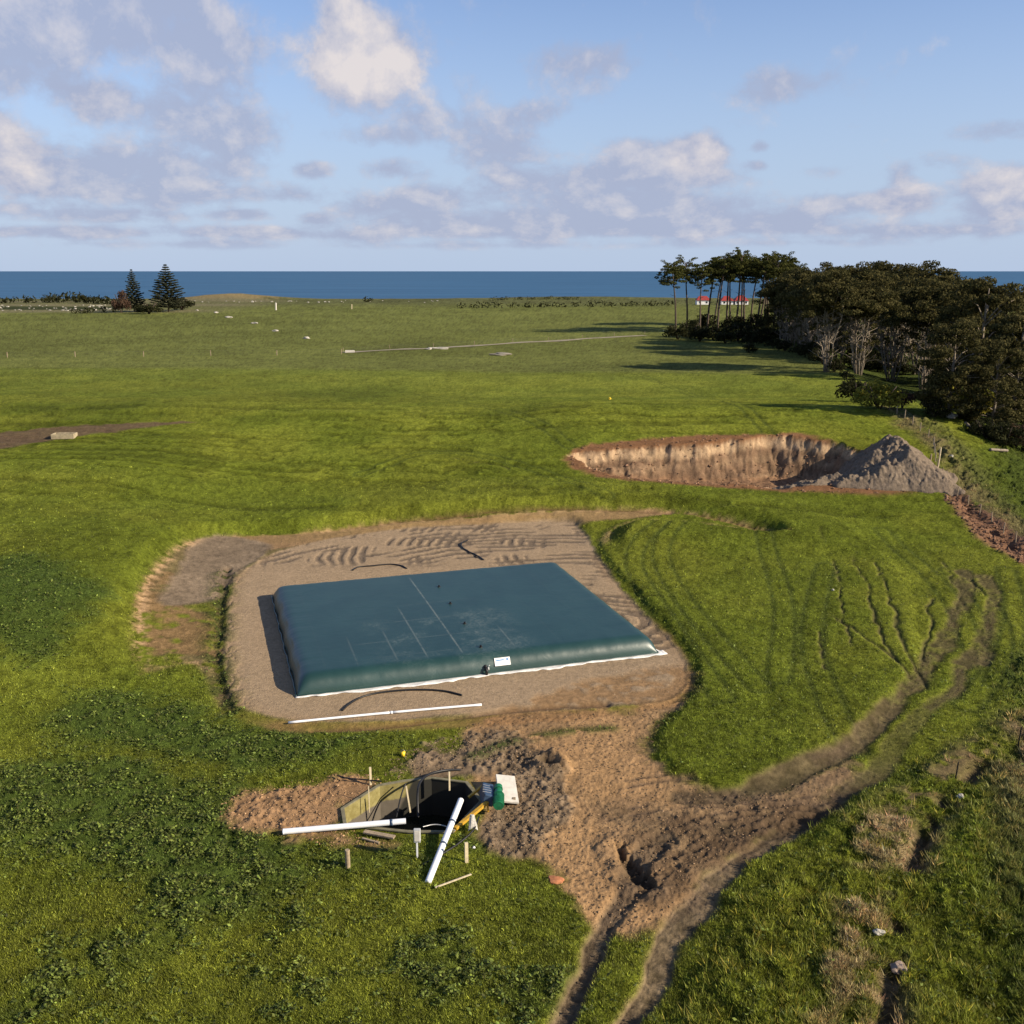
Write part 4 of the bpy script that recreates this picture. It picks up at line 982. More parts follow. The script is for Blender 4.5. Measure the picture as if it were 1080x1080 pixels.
# grey cloth hanging on the frame
def rag():
    b = bmesh.new(); c = PZ(498, 868, .55); N = 12; rows = []
    for i in range(N+1):
        t = i/N; r = []
        for j in range(14):
            a = 2*math.pi*j/14; rad = (.10+.16*t)*(1+.25*math.sin(a*3+t*2)); h = .85*(1-t)-(.12*math.sin(a*2+1) if t > .8 else 0)
            r.append(b.verts.new((rad*math.cos(a), rad*math.sin(a)*.6, h-.35)))
        rows.append(r)
    for A, B in zip(rows, rows[1:]):
        for j in range(14): b.faces.new((A[j], A[(j+1) % 14], B[(j+1) % 14], B[j]))
    b.faces.new(rows[0])
    me = bpy.data.meshes.new('cloth'); b.to_mesh(me); me.materials.append(M['rag']); o = bpy.data.objects.new('cloth', me); COL.objects.link(o); o.location = c
    tag(o, 'pale grey cloth hanging off the yellow pump frame', 'cloth')
rag()
def plank(u0, v0, u1, v1, z, w, h, label, matl, name='plank', cat='plank'):
    a = PZ(u0, v0, z); b = PZ(u1, v1, z); d = b-a
    mb = MB(); beam(mb, Vector((0, 0, 0)), d, w, h); o = mb.build(name, matl, None, False, a); return tag(o, label, cat)
plank(384, 877, 416, 883, .22, .30, .10, 'brown board lying on the front left rim of the sump under the white pipe', M['wood'])
plank(382, 884, 400, 889, .10, .12, .08, 'short grey offcut on the soil in front of the sump', M['wood'])
plank(459, 936, 497, 922, .16, .09, .05, 'thin pale timber lath lying loose in the grass in front of the sump', M['palewood'], 'lath', 'lath')
# yellow bucket
p = G(425, 797); bk = empty('bucket', p, 'small bright yellow bucket alone in the grass behind the sump', 'bucket')
MB().tube([(0, 0, 0), (0, 0, .30)], [.11, .16], 16).build('pail', M['brightyellow'], bk, True)
MB().tube([(.15*math.cos(a), .02, .30+.13*math.sin(a)) for a in np.linspace(0, math.pi, 10)], .008, 5).build('handle', M['steel'], bk, True)

# ------------------------------------------------------------------ spoil heap by the pit
def heap():
    c = G(920, 500); cz = 0
    xs = np.linspace(-15, 13, 280); ysl = np.linspace(-8, 9, 170)
    A, B = np.meshgrid(xs, ysl); wx = A+c.x; wy = B+c.y
    wA = A-1.0+.9*(fbm(wx, wy, .35, 3, 44)-.5); wB = B-1.0+.9*(fbm(wx, wy, .35, 3, 45)-.5)
    pl = [6.4+.98*(wA*.97-wB*.16), 6.4-.60*(wA*.85-wB*.40), 6.4-.80*wB, 6.4-.74*wA, 6.4+.95*(wB*.9+wA*.15)]
    h = np.maximum(0, -np.log(sum(np.exp(-4.5*q) for q in pl))/4.5+.15)
    ridge = np.maximum(0, 3.6-np.hypot((A+4.6)*.42, (B-.3)*.9)*1.0)*.9
    r2 = np.maximum(0, 2.0-np.hypot((A+9.5)*.38, (B+.4)*.7)*.75)
    r3 = np.maximum(0, 2.0-np.hypot((A-5.5)*.45, (B+1)*.7)*.75)
    k = 9.0; h = np.log(np.exp(k*h*.25)+np.exp(k*ridge*.25)+np.exp(k*r2*.25)+np.exp(k*r3*.25)-3)/(k*.25)
    an = np.arctan2(B-1, A-1); rill = .08*np.sin(an*17+5*fbm(wx, wy, .5, 2, 4))*np.clip(h/2, 0, 1)*ss(0, 2, np.hypot(A, B))
    h = h+rill*.5+np.clip(h, 0, 1)*(.55*(fbm(wx, wy, .5, 3, 71)-.5)+.55*(fbm(wx, wy, 2.2, 4, 72)-.5))
    zg = sample(gz, wx.ravel(), wy.ravel()).reshape(wx.shape)
    z = np.where(h > .03, zg+h, zg-.4)
    z = lerp(zg-.4, zg+h, ss(.0, .15, h))
    Vv = np.stack([wx.ravel()-c.x, wy.ravel()-c.y, z.ravel()-c.z], -1); ii = np.arange(A.size).reshape(A.shape)
    q = np.stack([ii[:-1, :-1], ii[:-1, 1:], ii[1:, 1:], ii[1:, :-1]], -1).reshape(-1, 4)
    hm = h.ravel(); ok = (hm[q].max(1) > .0)
    n = fbm(wx, wy, 1.5, 3, 15)
    o = npmesh('soil_heap', Vv, q[ok], mat('grey_brown_soil', (.150, .116, .084), .95, .35, 2.5, .1, .06, 0, 5.0), None, None, True)
    o.location = c; tag(o, 'tall pointed heap of grey brown dug soil at the right end of the pit', 'soil heap')
heap()

# ------------------------------------------------------------------ trees
def rnd(a, b, r): return a+(b-a)*r.random()
def leafcloud(clumps, size, r, dens=1.0):
    Vs = []; 
    for (c, rad, n) in clumps:
        n = int(n*dens)
        d = r.normal(0, 1, (n, 3)); d /= np.linalg.norm(d, axis=1)[:, None]
        rr = (.45+.55*r.random((n, 1))**.5)
        p = np.array(c)[None]+d*rr*np.array(rad)[None]
        nr = d*.8+r.normal(0, .6, (n, 3)); nr /= np.linalg.norm(nr, axis=1)[:, None]
        t = np.cross(nr, r.normal(0, 1, (n, 3))); t /= np.linalg.norm(t, axis=1)[:, None]+1e-6; bt = np.cross(nr, t)
        s = size*r.uniform(.55, 1.25, (n, 1)); w = s*.5
        q = np.stack([p-t*s, p-bt*w*.9+t*s*.1, p+t*s+nr*s*.2, p+bt*w], 1)
        Vs.append(q.reshape(-1, 3))
    V = np.concatenate(Vs); return V, np.arange(len(V)).reshape(-1, 4)
def tree(kind, seed, H, label, name, cat, group, fol, bark, loc):
    r = np.random.default_rng(seed); t = empty(name, loc, label, cat, group)
    wood = MB(); cl = []
    def limb(a, d, L, r0, bend=.2, n=4):
        pts = [Vector(a)]; d = Vector(d).normalized()
        for i in range(n):
            d = (d+Vector((r.normal(0, bend), r.normal(0, bend), r.normal(0, bend*.5)+.04))).normalized(); pts.append(pts[-1]+d*L/n)
        wood.tube(pts, [r0*(1-.8*i/n) for i in range(n+1)], 6, True); return pts
    if kind == 'umbrella':                                    # tall bare trunk, flat tufted top
        lx, ly = r.normal(0, .075), r.normal(0, .06)
        tr_ = [Vector((lx*H*q+.35*math.sin(q*5+seed), ly*H*q, H*q)) for q in (-.03, .12, .3, .45, .6, .75, .88, .96)]
        wood.tube(tr_, [H*.016*(1-.72*i/7) for i in range(8)], 8)
        for i in range(54):
            a = rnd(0, 6.28, r); q = math.sqrt(r.random()); rad = H*.225*q; top = tr_[7]
            cl.append(((top.x+math.cos(a)*rad, top.y+math.sin(a)*rad, H*(.99-.09*q*q-rnd(0, .19, r)*(1 if i % 3 else 1.5))), (rnd(.9, 1.8, r), rnd(.9, 1.8, r), rnd(.35, .7, r)), 70))
        for i in range(12):
            q = rnd(.62, .93, r); a = rnd(0, 6.28, r); p0 = tr_[4].lerp(tr_[7], (q-.6)/.36) if q > .6 else tr_[3].lerp(tr_[4], (q-.45)/.15)
            L = H*rnd(.10, .19, r); e = limb(p0, (math.cos(a), math.sin(a), rnd(.3, .9, r)), L, H*.005)
            for p in e[2:]: cl.append((p+Vector((0, 0, .3)), (rnd(.7, 1.3, r), rnd(.7, 1.3, r), rnd(.3, .6, r)), 30))
        for i in range(4):
            q = rnd(.3, .55, r); a = rnd(0, 6.28, r); limb(tr_[2].lerp(tr_[4], (q-.3)/.3), (math.cos(a), math.sin(a), .25), H*.07, H*.0035)
        size = .36
    elif kind == 'spread':                                    # several pale stems under a wide, ragged crown
        st = []
        for i in range(int(r.integers(11, 15))):
            a = rnd(0, 6.28, r); sp = rnd(.05, .27, r); b0 = Vector((math.cos(a)*.8, math.sin(a)*.8, -.4)); top = Vector((math.cos(a)*sp*H, math.sin(a)*sp*H, H*rnd(.62, .8, r)))
            pts = [b0.lerp(top, q)+Vector((r.normal(0, .35)*(q > 0), r.normal(0, .35)*(q > 0), 0))+Vector((0, 0, math.sin(q*3.14)*.9)) for q in np.linspace(0, 1, 7)]
            wood.tube(pts, [H*.0068*(1-.65*q) for q in np.linspace(0, 1, 7)], 7); st.append(pts)
            for j in range(9):
                p0 = pts[int(r.integers(1, 6))]; aa = rnd(0, 6.28, r); e = limb(p0, (math.cos(aa), math.sin(aa), rnd(.3, 1.2, r)), H*rnd(.12, .24, r), H*.0045, .25)
                if e[-1].z < H*.62:
                    if j % 3 == 0: cl.append((e[-1], (1.0, 1.0, .6), 26))
                else:
                    for p in e[2:]: cl.append((p, (rnd(1.4, 2.6, r), rnd(1.4, 2.6, r), rnd(.8, 1.4, r)), 85))
        nC = 64
        for i in range(nC):
            a = rnd(0, 6.28, r); q = math.sqrt(r.random()); rad = H*.36*q; z = H*(.97-.24*q*q-rnd(0, .20, r))
            cl.append(((math.cos(a)*rad*1.1, math.sin(a)*rad*1.1, z), (rnd(1.6, 3.0, r), rnd(1.6, 3.0, r), rnd(.7, 1.3, r)), 150))
        size = .40
    elif kind == 'dense':                                     # foliage down towards the ground
        wood.tube([(0, 0, -.5), (.3, .1, H*.3), (0, .3, H*.6), (.2, 0, H*.9)], [H*.02, H*.015, H*.01, H*.003], 8)
        for i in range(120):
            q = r.random(); z = H*(.10+.86*q); rr = H*.34*math.sqrt(max(.03, 1-((q-.38)/.66)**2)); a = rnd(0, 6.28, r); k = rnd(.55, 1, r)
            p = Vector((math.cos(a)*rr*k, math.sin(a)*rr*k, z)); cl.append((p, (rnd(1.4, 2.7, r), rnd(1.4, 2.7, r), rnd(.7, 1.2, r)), 150))
            if i % 3 == 0: wood.tube([Vector((0, 0, z*.8)), p*.5+Vector((0, 0, z*.45)), p], [H*.006, H*.004, H*.002], 5)
        size = .40
    elif kind == 'norfolk':
        wood.tube([(0, 0, -.5), (0, 0, H*.5), (0, 0, H)], [H*.016, H*.010, H*.002], 8)
        nt_ = 19
        for i in range(nt_):
            q = i/(nt_-1); z = H*(.10+.88*q); L = H*(.40*(1-q)**.8+.02); nb_ = 9
            if i < 2: L *= .8
            for j in range(nb_):
                a = 2*math.pi*(j+rnd(-.2, .2, r))/nb_+i*.4; LL = L*rnd(.6, 1.15, r)
                e = Vector((math.cos(a)*LL, math.sin(a)*LL, z+LL*.16)); wood.tube([(0, 0, z), (e.x*.6, e.y*.6, z+LL*.02), e], [.10, .07, .03], 4)
                n_ = max(2, int(LL/.9))
                for k in range(n_):
                    qq_ = (k+.8)/n_; cl.append(((e.x*qq_, e.y*qq_, z+LL*.16*qq_*qq_+.1), (.55+.6*(1-q), .55+.6*(1-q), .26), 30))
        size = .42
    elif kind == 'shrub':
        for i in range(5):
            a = rnd(0, 6.28, r); wood.tube([(0, 0, -.2), (math.cos(a)*H*.25, math.sin(a)*H*.25, H*.5), (math.cos(a)*H*.4, math.sin(a)*H*.4, H*.75)], [H*.03, H*.02, H*.008], 5)
        for i in range(26):
            a = rnd(0, 6.28, r); q = math.sqrt(r.random()); z = H*(.2+.62*r.random()*(1-.5*q*q)); rad = H*.55*q
            cl.append(((math.cos(a)*rad, math.sin(a)*rad, z), (H*.2, H*.2, H*.15), 60))
        size = H*.05+.03
    V_, F_ = leafcloud(cl, size, r)
    wood.build('trunk', M[bark], t, True)
    o = npmesh('crown', V_, F_, M[fol], None, None, False); o.parent = t
    return t

# umbrella pines at the left end of the shelter belt
UP = [(713,352,279),(724,350,276),(737,352,283),(745,349,273),(757,351,270),(766,348,272),(775,350,269),(786,349,271),(797,351,270),(806,348,273),(815,350,271),(824,352,275),(752,344,276),(770,343,275),(782,344,273),(791,343,274),(801,343,272),(811,344,273),(820,345,274)]
protos = []
seq = random.Random(4)
UL = ['leftmost umbrella pine leaning out over the paddock', 'second umbrella pine from the left end of the belt', 'third umbrella pine from the left with a lower crown', 'fourth umbrella pine from the left before the red roofs',
      'fifth umbrella pine from the left, just left of the red roofed house', 'sixth umbrella pine from the left, above the red roof', 'seventh umbrella pine from the left with its flat crown against the sky', 'eighth umbrella pine from the left, above the right of the red roof',
      'ninth umbrella pine from the left with a broad dark head', 'tenth umbrella pine from the left where the stand thickens', 'eleventh umbrella pine from the left with its trunk half hidden', 'last umbrella pine on the right where the spreading trees begin'] + ['umbrella pine of the back row, %s of seven counted from the left' % w for w in ('first', 'second', 'third', 'fourth', 'fifth', 'sixth', 'seventh')]
NP_ = len(UP); H0 = 30.0
for i, (u, vb, vt) in enumerate(UP):
    x, y, z = unp(u, vb); z = hz(x, y); ht = (vb-vt)*y/1065.0; lb = UL[i]
    if i < 5:
        t = tree('umbrella', 100+i, H0, lb, 'pine_tree', 'pine tree', 'tall umbrella pines at the left of the shelter belt', 'pine', 'pinebark', (x, y, z)); protos.append(t); t.scale = (ht/H0,)*3
    else:
        copy_tree(protos[i % 5], (x, y, z), seq.uniform(0, 6.28), ht/H0, lb)
# spreading cypresses, pale stems
SP = [(826,364,290),(845,366,283),(860,378,290),(925,366,280),(948,388,281),(884,378,285),(835,366,288),(850,372,283),(868,364,279),(872,392,284),(893,372,277),(905,395,285),(915,370,279),(936,382,276),(940,402,288),(958,372,282),(968,395,278),(972,411,293),(995,409,292)]
SL = ['spreading cypress overlapping the last umbrella pine', 'spreading cypress second behind the left of the group', 'low spreading cypress leaning over the left scrub', 'spreading cypress behind the left shoulder of the tallest crown', 'spreading cypress in front of the tallest crown', 'spreading cypress between the high flat crown and the left pale trunks', 'leftmost spreading cypress next to the umbrella pines', 'low spreading cypress second from the left of the group', 'spreading cypress set back behind the left pale trunks', 'spreading cypress at the front with many pale thin stems',
      'spreading cypress with a high flat crown left of the middle', 'front spreading cypress with bright bare stems in the middle of the belt', 'spreading cypress set back in the middle of the belt', 'tallest spreading cypress, its crown peaking against the sky',
      'front spreading cypress with its stems lit above the yellow shrub', 'spreading cypress set back right of the tallest crown', 'spreading cypress just right of the tallest crown', 'low front spreading cypress above the rounded shrubs', 'rightmost spreading cypress beside the dense dark trees']
pr2 = []
for i, (u, vb, vt) in enumerate(SP):
    x, y, z = unp(u, vb); z = hz(x, y); ht = (vb-vt)*y/1065.0
    if i < 4:
        t = tree('spread', 200+i, 28.0, SL[i], 'cypress_tree', 'cypress tree', 'spreading pale stemmed cypresses of the shelter belt', 'maca', 'bark', (x, y, z)); pr2.append(t); t.scale = (ht/28.0,)*3
    else: copy_tree(pr2[i % 4], (x, y, z), seq.uniform(0, 6.28), ht/28.0, SL[i])
DN = [(1020,405,297),(1028,436,291),(1050,420,308),(1068,448,332),(1000,440,335),(1095,440,325),(1045,455,358),(848,362,305),(820,360,312)]
DL = ['dense dark cypress behind the rounded one at the right of the belt', 'large rounded dark cypress standing highest at the right end of the belt', 'dense dark cypress sloping down on the right of the rounded one', 'dense cypress at the right edge of the photo with brown tips',
      'low dense cypress left of the rounded dark one', 'dense cypress beyond the right edge of the view', 'short dense cypress in front of the right end of the belt', 'squat dark cypress between the umbrella pines and the spreading trees', 'small squat dark cypress beneath the last umbrella pines']
DN += [(850,353,302),(882,355,300),(912,357,298),(942,360,300),(972,364,302),(1003,371,305)]
DL += ['dark cypress filling the back row behind the left pale trunks', 'dark cypress of the back row left of the middle', 'dark cypress in the middle of the back row', 'dark cypress of the back row under the tallest crown', 'dark cypress of the back row right of the tallest crown', 'rightmost dark cypress of the back row before the rounded one']
pr3 = []
for i, (u, vb, vt) in enumerate(DN):
    x, y, z = unp(u, vb); z = hz(x, y); ht = (vb-vt)*y/1065.0
    if i < 3:
        t = tree('dense', 300+i, 26.0, DL[i], 'cypress_tree', 'cypress tree', 'dense dark cypresses of the shelter belt', 'maca', 'bark', (x, y, z)); pr3.append(t); t.scale = (ht/26.0,)*3
    else: copy_tree(pr3[i % 3], (x, y, z), seq.uniform(0, 6.28), ht/26.0, DL[i])
# Norfolk Island style conifers, left distance
for j, (u, vb, vt, lb) in enumerate([(142, 329, 286, 'smaller and thinner of the two tiered conifers on the left'), (178, 329, 281, 'bigger and wider of the two tiered conifers on the left')]):
    x, y, z = unp(u, vb); z = hz(x, y); ht = (vb-vt)*y/1065.0
    t = tree('norfolk', 400+j, 30.0, lb, 'conifer_tree', 'conifer tree', None, 'norf', 'pinebark', (x, y, z)); t.scale = ((.72 if j == 0 else 1.05)*ht/30.0, (.72 if j == 0 else 1.05)*ht/30.0, ht/30.0)
# shrubs
sh0 = tree('shrub', 500, 5.0, 'x', 'shrub', 'shrub', 'dark scrub under the shelter belt', 'dark', 'pinebark', (0, 0, 0))
sh1 = tree('shrub', 501, 5.0, 'x', 'shrub', 'shrub', 'dark scrub under the shelter belt', 'dark', 'pinebark', (0, 0, 0))
UG = [(715,358),(728,356),(738,360),(752,358),(765,362),(778,360),(790,364),(803,362),(815,367),(828,370),(842,374),(855,378),(868,384),(880,392),(893,400),(905,398),(918,404),(932,400),(946,410),(960,420),(975,425),(990,418),(1003,440),(985,440),
      (1020,450),(1040,462),(1060,470),(1075,462),(1090,480),(1000,452),(770,350),(800,352),(740,348),(850,365),(890,385),(965,405),(1015,425),(1050,440),(900,412),(830,360),(870,372),(925,392),(950,398),(980,408),(1035,430),(1070,435),(790,372),(1060,452),(1080,448),(862,366),(875,370),(890,374),(905,380),(920,386),(937,390),(952,395),(968,399)]
UGL = []
UG = [(u, v) for u, v in UG if not (900 <= u <= 968 and v >= 396) and not (993 <= u <= 1042 and 404 <= v <= 452)] + [(915, 388), (930, 391), (948, 393), (962, 395), (978, 400), (990, 403), (905, 391), (940, 385)]
for i, (u, v) in enumerate(UG):
    x, y, z = unp(u, v); z = hz(x, y); src = (sh0, sh1)[i % 2]; s = seq.uniform(.7, 1.35)*(1.5 if y > 380 else 1.0 if y > 250 else .62)
    lb = 'dark scrub bush in the unbroken shade under the shelter belt'
    if i < 2: o = src; o.location = (x, y, z); o.scale = (s*1.2, s, s); o['label'] = lb
    else: copy_tree(src, (x, y, z), seq.uniform(0, 6.28), (s*1.25, s*1.1, s), lb)
def one_shrub(u, vb, vt, fol, label, seed, wide=1.0, nm='shrub'):
    x, y, z = unp(u, vb); z = hz(x, y); ht = (vb-vt)*y/1065.0*1.15
    t = tree('shrub', seed, 5.0, label, nm, 'shrub', None, fol, 'pinebark', (x, y, z)); t.scale = (ht/5*wide, ht/5*wide, ht/5); return t
one_shrub(927, 431, 402, 'gorse', 'rounded yellow green shrub at the field edge below the trees', 511, 1.25)
one_shrub(951, 431, 410, 'brownsh', 'small round brown shrub right of the yellow green one', 512, .9)
one_shrub(1014, 441, 401, 'gorse', 'larger round green shrub in front of the rounded dark cypress', 513, 1.1)
one_shrub(903, 424, 398, 'dark', 'dark scrubby bush left of the yellow green shrub', 514, 1.2)
one_shrub(1070, 470, 445, 'brownsh', 'reddish brown bush at the right edge above the dry slope', 515, 1.4)
one_shrub(128, 330, 308, 'brownsh', 'small reddish tree beside the thinner tiered conifer', 516, .6)
one_shrub(157, 331, 318, 'dark', 'low dark bush between the two tiered conifers', 517, 1.5)
one_shrub(192, 327, 314, 'dark', 'low dark bush on the right of the bigger tiered conifer', 518, 1.4)
# distant hedges and scrub by the shore
def hedge(pix, h, w, fol, label, seed):
    r = np.random.default_rng(seed); P = line(pix, None, 1); cl = []; o0 = Vector((*P[0], hz(*P[0])))
    
    for i in range(len(P)-1):
        L = np.linalg.norm(P[i+1]-P[i]); n = max(1, int(L/(w*.9)))
        for k in range(n):
            q = P[i]+(P[i+1]-P[i])*(k+r.random())/n; z = hz(*q); hh = h*r.uniform(.6, 1.15)
            c = Vector((q[0], q[1], z))-o0; cl.append((c+Vector((0, r.normal(0, w*.3), hh*.5)), (w*.75, w*.6, hh*.55), 26))
    V_, F_ = leafcloud(cl, h*.22, r); a = npmesh('hedge', V_, F_, M[fol], None, None, False); a.location = o0; tag(a, label, 'hedge')
hedge([(-40,320.5),(30,319.5),(75,319),(118,321)], 6, 5, 'dark', 'dark distant hedge by the shore left of the tiered conifers', 1)
hedge([(50,319),(65,317.5),(90,318)], 8, 6, 'dark', 'hump of taller scrub on the shore above the left hedge', 2)
hedge([(78,331),(100,330),(122,329.5)], 4.5, 4, 'dark', 'low dark scrub patch left of the small reddish tree', 3)
hedge([(478,325.5),(540,324.5),(600,323.8),(660,323.5),(712,322.5)], 4.2, 5, 'dark', 'long thin dark hedge across the far paddock left of the pines', 4)
hedge([(385,318.5),(392,318.3)], 4.5, 4, 'dark', 'tiny dark bush on the shoreline near the middle', 5)
hedge([(515,317),(560,315.5),(610,316.5)], 3.0, 4, 'dark', 'low green scrub hump on the shoreline right of the middle', 6)
hedge([(1055,312),(1085,311),(1120,311)], 6, 6, 'dark', 'distant dark hedge on the horizon at the right edge', 7)
hedge([(1058,322),(1090,323),(1130,324)], 4, 4, 'dark', 'low hedge below the right edge of the belt', 8)

# ------------------------------------------------------------------ house with the red roofs
def house(u, vb, wpx, lab, parts):
    x, y, z = unp(u, vb); z = hz(x, y); t = empty('farm_house', (x, y, z), lab, 'house'); k = y/1065.0
    for (dx, w, d, wh, rh, nw) in parts:
        wb = MB(); wb.box((dx, 0, wh/2), (w, d, wh)); 
        wl_ = wb.build('wall', M['white'], t)
        b = bmesh.new(); e = .6
        v = [b.verts.new(p) for p in ((dx-w/2-e, -d/2-e, wh), (dx+w/2+e, -d/2-e, wh), (dx+w/2+e, d/2+e, wh), (dx-w/2-e, d/2+e, wh), (dx-w/2+d*.3, 0, wh+rh), (dx+w/2-d*.3, 0, wh+rh))]
        for q in ((0, 1, 5, 4), (1, 2, 5), (2, 3, 4, 5), (3, 0, 4), (3, 2, 1, 0)): b.faces.new([v[i] for i in q])
        me = bpy.data.meshes.new('roof'); b.to_mesh(me); me.materials.append(M['roofred']); o = bpy.data.objects.new('roof', me); COL.objects.link(o); o.parent = t
        for i in range(nw):
            wx = dx-w/2+w*(i+.5)/nw; fr = MB().box((wx, -d/2-.05, wh*.55), (1.5, .12, 1.5)).build('window', M['grey'], t); MB().box((wx, -d/2-.13, wh*.55), (1.2, .06, 1.2)).build('pane', M['glass'], fr)
    return t
house(774, 321, 30, 'white farmhouse with red hipped roofs seen between the pine trunks', [(-6, 9, 9, 2.8, 3.6, 2), (5, 10, 10, 2.8, 4.0, 3)])
house(741, 321, 12, 'small white building with a red roof left of the farmhouse behind the pines', [(0, 10, 7, 3.2, 3.2, 2)])

# ------------------------------------------------------------------ fences, posts, troughs, rocks
def fence(pix, n, h, w, label, matl, nw=3, pos=None, group=None):
    P = line(pix, None, 0); seg = np.linalg.norm(np.diff(P, axis=0), axis=1); cum = np.r_[0, np.cumsum(seg)]
    pts = []
    for d in np.linspace(0, cum[-1], n):
        i = min(np.searchsorted(cum, d, 'right')-1, len(seg)-1); q = P[i]+(P[i+1]-P[i])*(d-cum[i])/seg[i]; pts.append(Vector((*q, hz(*q))))
    t = empty('wire_fence', pts[0], label, 'fence'); p0 = pts[0]
    proto = MB().tube([(0, 0, -.3), (0, 0, h)], w/2, 8).build('post', matl, t)
    for i, p in enumerate(pts):
        o = proto if i == 0 else proto.copy()
        if i: COL.objects.link(o); o.parent = t
        o.location = p-p0; o.rotation_euler = (seq.uniform(-.06, .06), seq.uniform(-.06, .06), 0)
    for k in range(nw):
        wr_ = .006 if p0.y < 90 else .012
        zz_ = h*(.3+.65*k/max(1, nw-1)); MB().tube([p-p0+Vector((0, 0, zz_)) for p in pts], wr_, 4).build('wire', M['wire'], t)
    return t
fence([(-60,377.5),(12,377),(105,376.3),(193,375.5),(275,375),(360,373.5)], 7, 1.7, .26, 'long wire fence crossing the left paddock from edge to lane', M['wood'], 3)
fence([(362,371),(470,365),(560,360),(680,352.5)], 9, 1.4, .18, 'wire fence along the pale gravel lane', M['wood'], 3)
fence([(938,432),(962,447),(984,466),(987,492),(1003,516),(1040,545),(1100,590)], 20, 1.3, .14, 'wire fence following the dry grass edge of the gully', M['wood'], 4)
def lone(u, vb, vt, w, matl, label, nm='post'):
    x, y, z = unp(u, vb); z = hz(x, y); h = (vb-vt)*y/1060.0
    o = MB().tube([(0, 0, -.2), (0, 0, h*.9), (0, 0, h)], [w/2, w/2, w*.35], 10).build(nm, matl, None, False, (x, y, z)); o.rotation_euler = (.03, .04, 0); tag(o, label, 'post')
lone(291, 327, 319.5, 1.1, M['conc'], 'pale marker post standing alone beyond the line of white lumps')
lone(371, 326, 321, .6, M['palewood'], 'small pale post alone in the far paddock left of centre')
lone(980, 494, 478, .22, M['wood'], 'dark strainer post beside the right foot of the soil heap')
lone(988.5, 497, 470, .22, M['palewood'], 'tall pale strainer post right of the soil heap')
lone(1073, 792, 768, .09, M['black'], 'thin dark post on the ridge at the lower right edge')
lone(1007, 828, 806, .08, M['black'], 'thin dark post on the broken right bank left of the edge post')
# trough at the left
def trough(u, v, L, W_, H_, label, matl, rz=0.1, water=True):
    p = G(u, v); t = empty('water_trough', p, label, 'trough', rz=rz); mb = MB(); th = .14
    mb.box((0, -W_/2+th/2, H_/2), (L, th, H_), None, .02); mb.box((0, W_/2-th/2, H_/2), (L, th, H_), None, .02)
    mb.box((-L/2+th/2, 0, H_/2), (th, W_-2*th-.004, H_), None, .02); mb.box((L/2-th/2, 0, H_/2), (th, W_-2*th-.004, H_), None, .02); mb.box((0, 0, .1), (L-2*th-.01, W_-2*th-.01, .12))
    mb.build('basin', matl, t); MB().box((0, 0, H_*.7), (L-2*th-.02, W_-2*th-.02, .02)).build('water', M['glass'], t)
trough(68, 461, 3.4, 2.0, .75, 'low tan concrete water trough on the muddy strip at the left', mat('old_tan_concrete', (.30, .25, .16), .9, .3, 2))
trough(369, 372, 3.0, 1.5, .8, 'small pale trough at the left end of the gravel lane', M['conc'])
# boulders
def rock(u, v, s, label, matl, group=None, flat=.55, seed=0, nm='boulder', cat='boulder', wide=1.0):
    p = G(u, v); r = random.Random(seed); b = bmesh.new(); bmesh.ops.create_icosphere(b, subdivisions=3, radius=1.0)
    for vtx in b.verts:
        c = vtx.co; n = 1+.20*math.sin(c.x*3.1+seed)+.16*math.sin(c.y*4.3+seed*2)+.12*math.sin(c.z*5.7+c.x*4+seed*.7)+r.uniform(-.04, .04); vtx.co = c*n
    bmesh.ops.scale(b, vec=(s*wide, s, s*flat), verts=b.verts)
    me = bpy.data.meshes.new(nm); b.to_mesh(me); me.materials.append(matl); o = bpy.data.objects.new(nm, me); COL.objects.link(o); o.location = p+Vector((0, 0, s*flat*.3)); tag(o, label, cat, group); return o
wl = [(228, 330, 1.7, 'farthest white boulder of the line crossing the left paddock'), (241.5, 335.3, 2.0, 'second farthest white boulder of the line crossing the paddock'), (268.5, 341.3, 1.8, 'middle white boulder of the line crossing the paddock'), (290, 349.3, 1.6, 'white and dark boulder second nearest in the line crossing the paddock'), (323, 357.3, 1.7, 'nearest white boulder of the line crossing the paddock'), (208, 327.5, 1.3, 'small faint boulder right of the bigger tiered conifer')]
for i, (u, v, s, lb) in enumerate(wl): rock(u, v, s*.72, lb, M['rock'], 'white boulders in a line across the paddock', .5, i+3, wide=1.15)
rock(462, 368, 1.6, 'wide low white mound of stone on the gravel lane', M['rock'], None, .35, 11, wide=1.9)
rock(452, 368.5, 1.0, 'small grey stone at the left of the white mound on the lane', M['rock'], None, .5, 12)
rock(527, 374.5, 1.6, 'low grey stone mound in the field below the lane', mat('grey_stone', (.2, .18, .14), .9), None, .35, 13, wide=2.2)
rock(643, 421, .32, 'tiny yellow white marker in the green field above the pit', M['brightyellow'], None, .8, 14, 'marker', 'marker')
rock(1003.5, 482, .35, 'small white stone on the dry slope beyond the pale strainer post', M['rock'], None, .7, 21)
rock(1002, 440, .9, 'white boulder in the scrub under the trees right of the shrubs', M['rock'], None, .7, 22, wide=1.3)
rock(926, 994, .22, 'pale pebble sized stone in the lower right dry grass', M['rock'], None, .7, 23)
rock(947, 1029, .32, 'brownish stone at the scarp in the lower right', mat('brown_stone', (.25, .19, .15), .9), None, .8, 24)
rock(1012, 848, .2, 'little white stone on the top of the right bank', M['rock'], None, .8, 25)
rock(878, 627, .14, 'tiny white stone in the grass right of the tank', M['rock'], None, .8, 26)
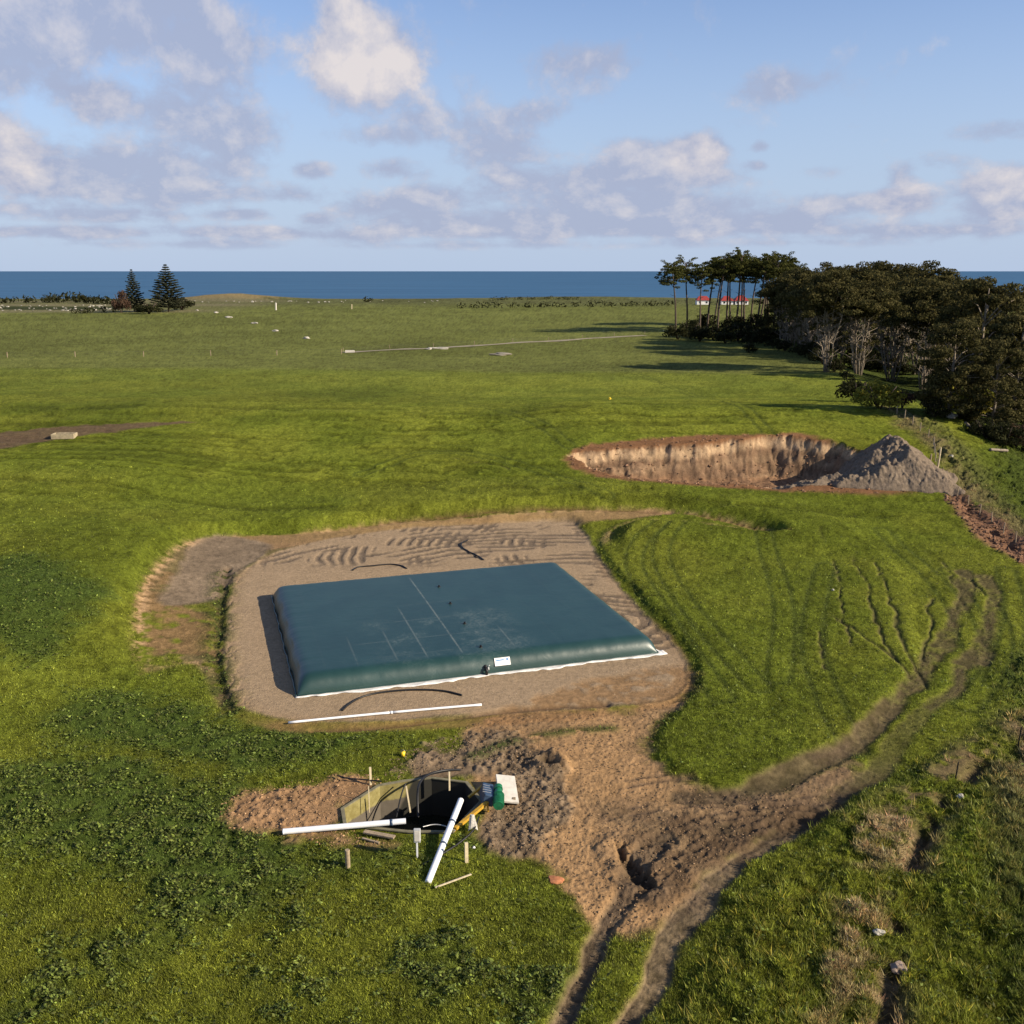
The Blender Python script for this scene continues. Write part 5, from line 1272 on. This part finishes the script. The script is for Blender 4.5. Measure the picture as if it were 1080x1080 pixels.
rock(500, 895, .10, 'small white scrap beside the square pale post', M['white'], None, .9, 27, 'scrap', 'scrap')
rock(587, 930, .28, 'small orange lump of clay at the grass edge below the heap', mat('orange_clay', (.32, .13, .06), .9), None, .5, 28, 'clay_lump', 'clay lump', 1.6)
# stony paddock at the far left: each white stone its own object, copied
base_r = None
for i in range(70):
    u = seq.uniform(-20, 122); v = seq.choice([322.5, 324, 325.5, 326.5, 327.5])+seq.uniform(-.4, .4); s = seq.uniform(.3, .8)
    lb = 'pale stone among many strewn in the far left stony paddock'
    if base_r is None: base_r = rock(u, v, 1.0, lb, M['rock'], 'pale stones strewn in the far left paddock', .6, 31); base_r.scale = (s, s, s)
    else:
        o = base_r.copy(); COL.objects.link(o); o.location = G(u, v, .2); o.scale = (s*seq.uniform(.8, 1.5), s, s*seq.uniform(.7, 1.1)); o.rotation_euler = (0, 0, seq.uniform(0, 6))
base_r = None
for i in range(34):
    u = seq.uniform(205, 470); v = 318.3+seq.uniform(-1.2, .8); s = seq.uniform(.35, 1.0)
    lb = 'pale rock among many along the distant shore behind the paddock'
    if base_r is None: base_r = rock(u, v, 1.0, lb, M['rock'], 'pale rocks along the distant shore', .6, 33); base_r.scale = (s, s, s)
    else:
        o = base_r.copy(); COL.objects.link(o); o.location = G(u, v, .2); o.scale = (s*seq.uniform(.8, 1.6), s, s*seq.uniform(.6, 1.0)); o.rotation_euler = (0, 0, seq.uniform(0, 6))
# fallen pale branches in the gully
def branch(pix, r, label):
    pts = [G(u, v, .25+.3*(i % 2)) for i, (u, v) in enumerate(pix)]
    o = MB().tube(chaik3(pts, 2), r, 6).build('fallen_branch', M['bark'], None, True); tag(o, label, 'branch')
branch([(1036,452),(1046,455),(1054,459)], .22, 'pale curved fallen branch in the dark gully')
branch([(1018,448),(1024,455)], .25, 'short pale fallen branch left of the curved one')
branch([(1044,476),(1062,479)], .22, 'pale fallen stick on the shaded gully floor')
print("tris", sum(len(o.data.polygons) for o in bpy.data.objects if o.type == 'MESH' and o.data.users))
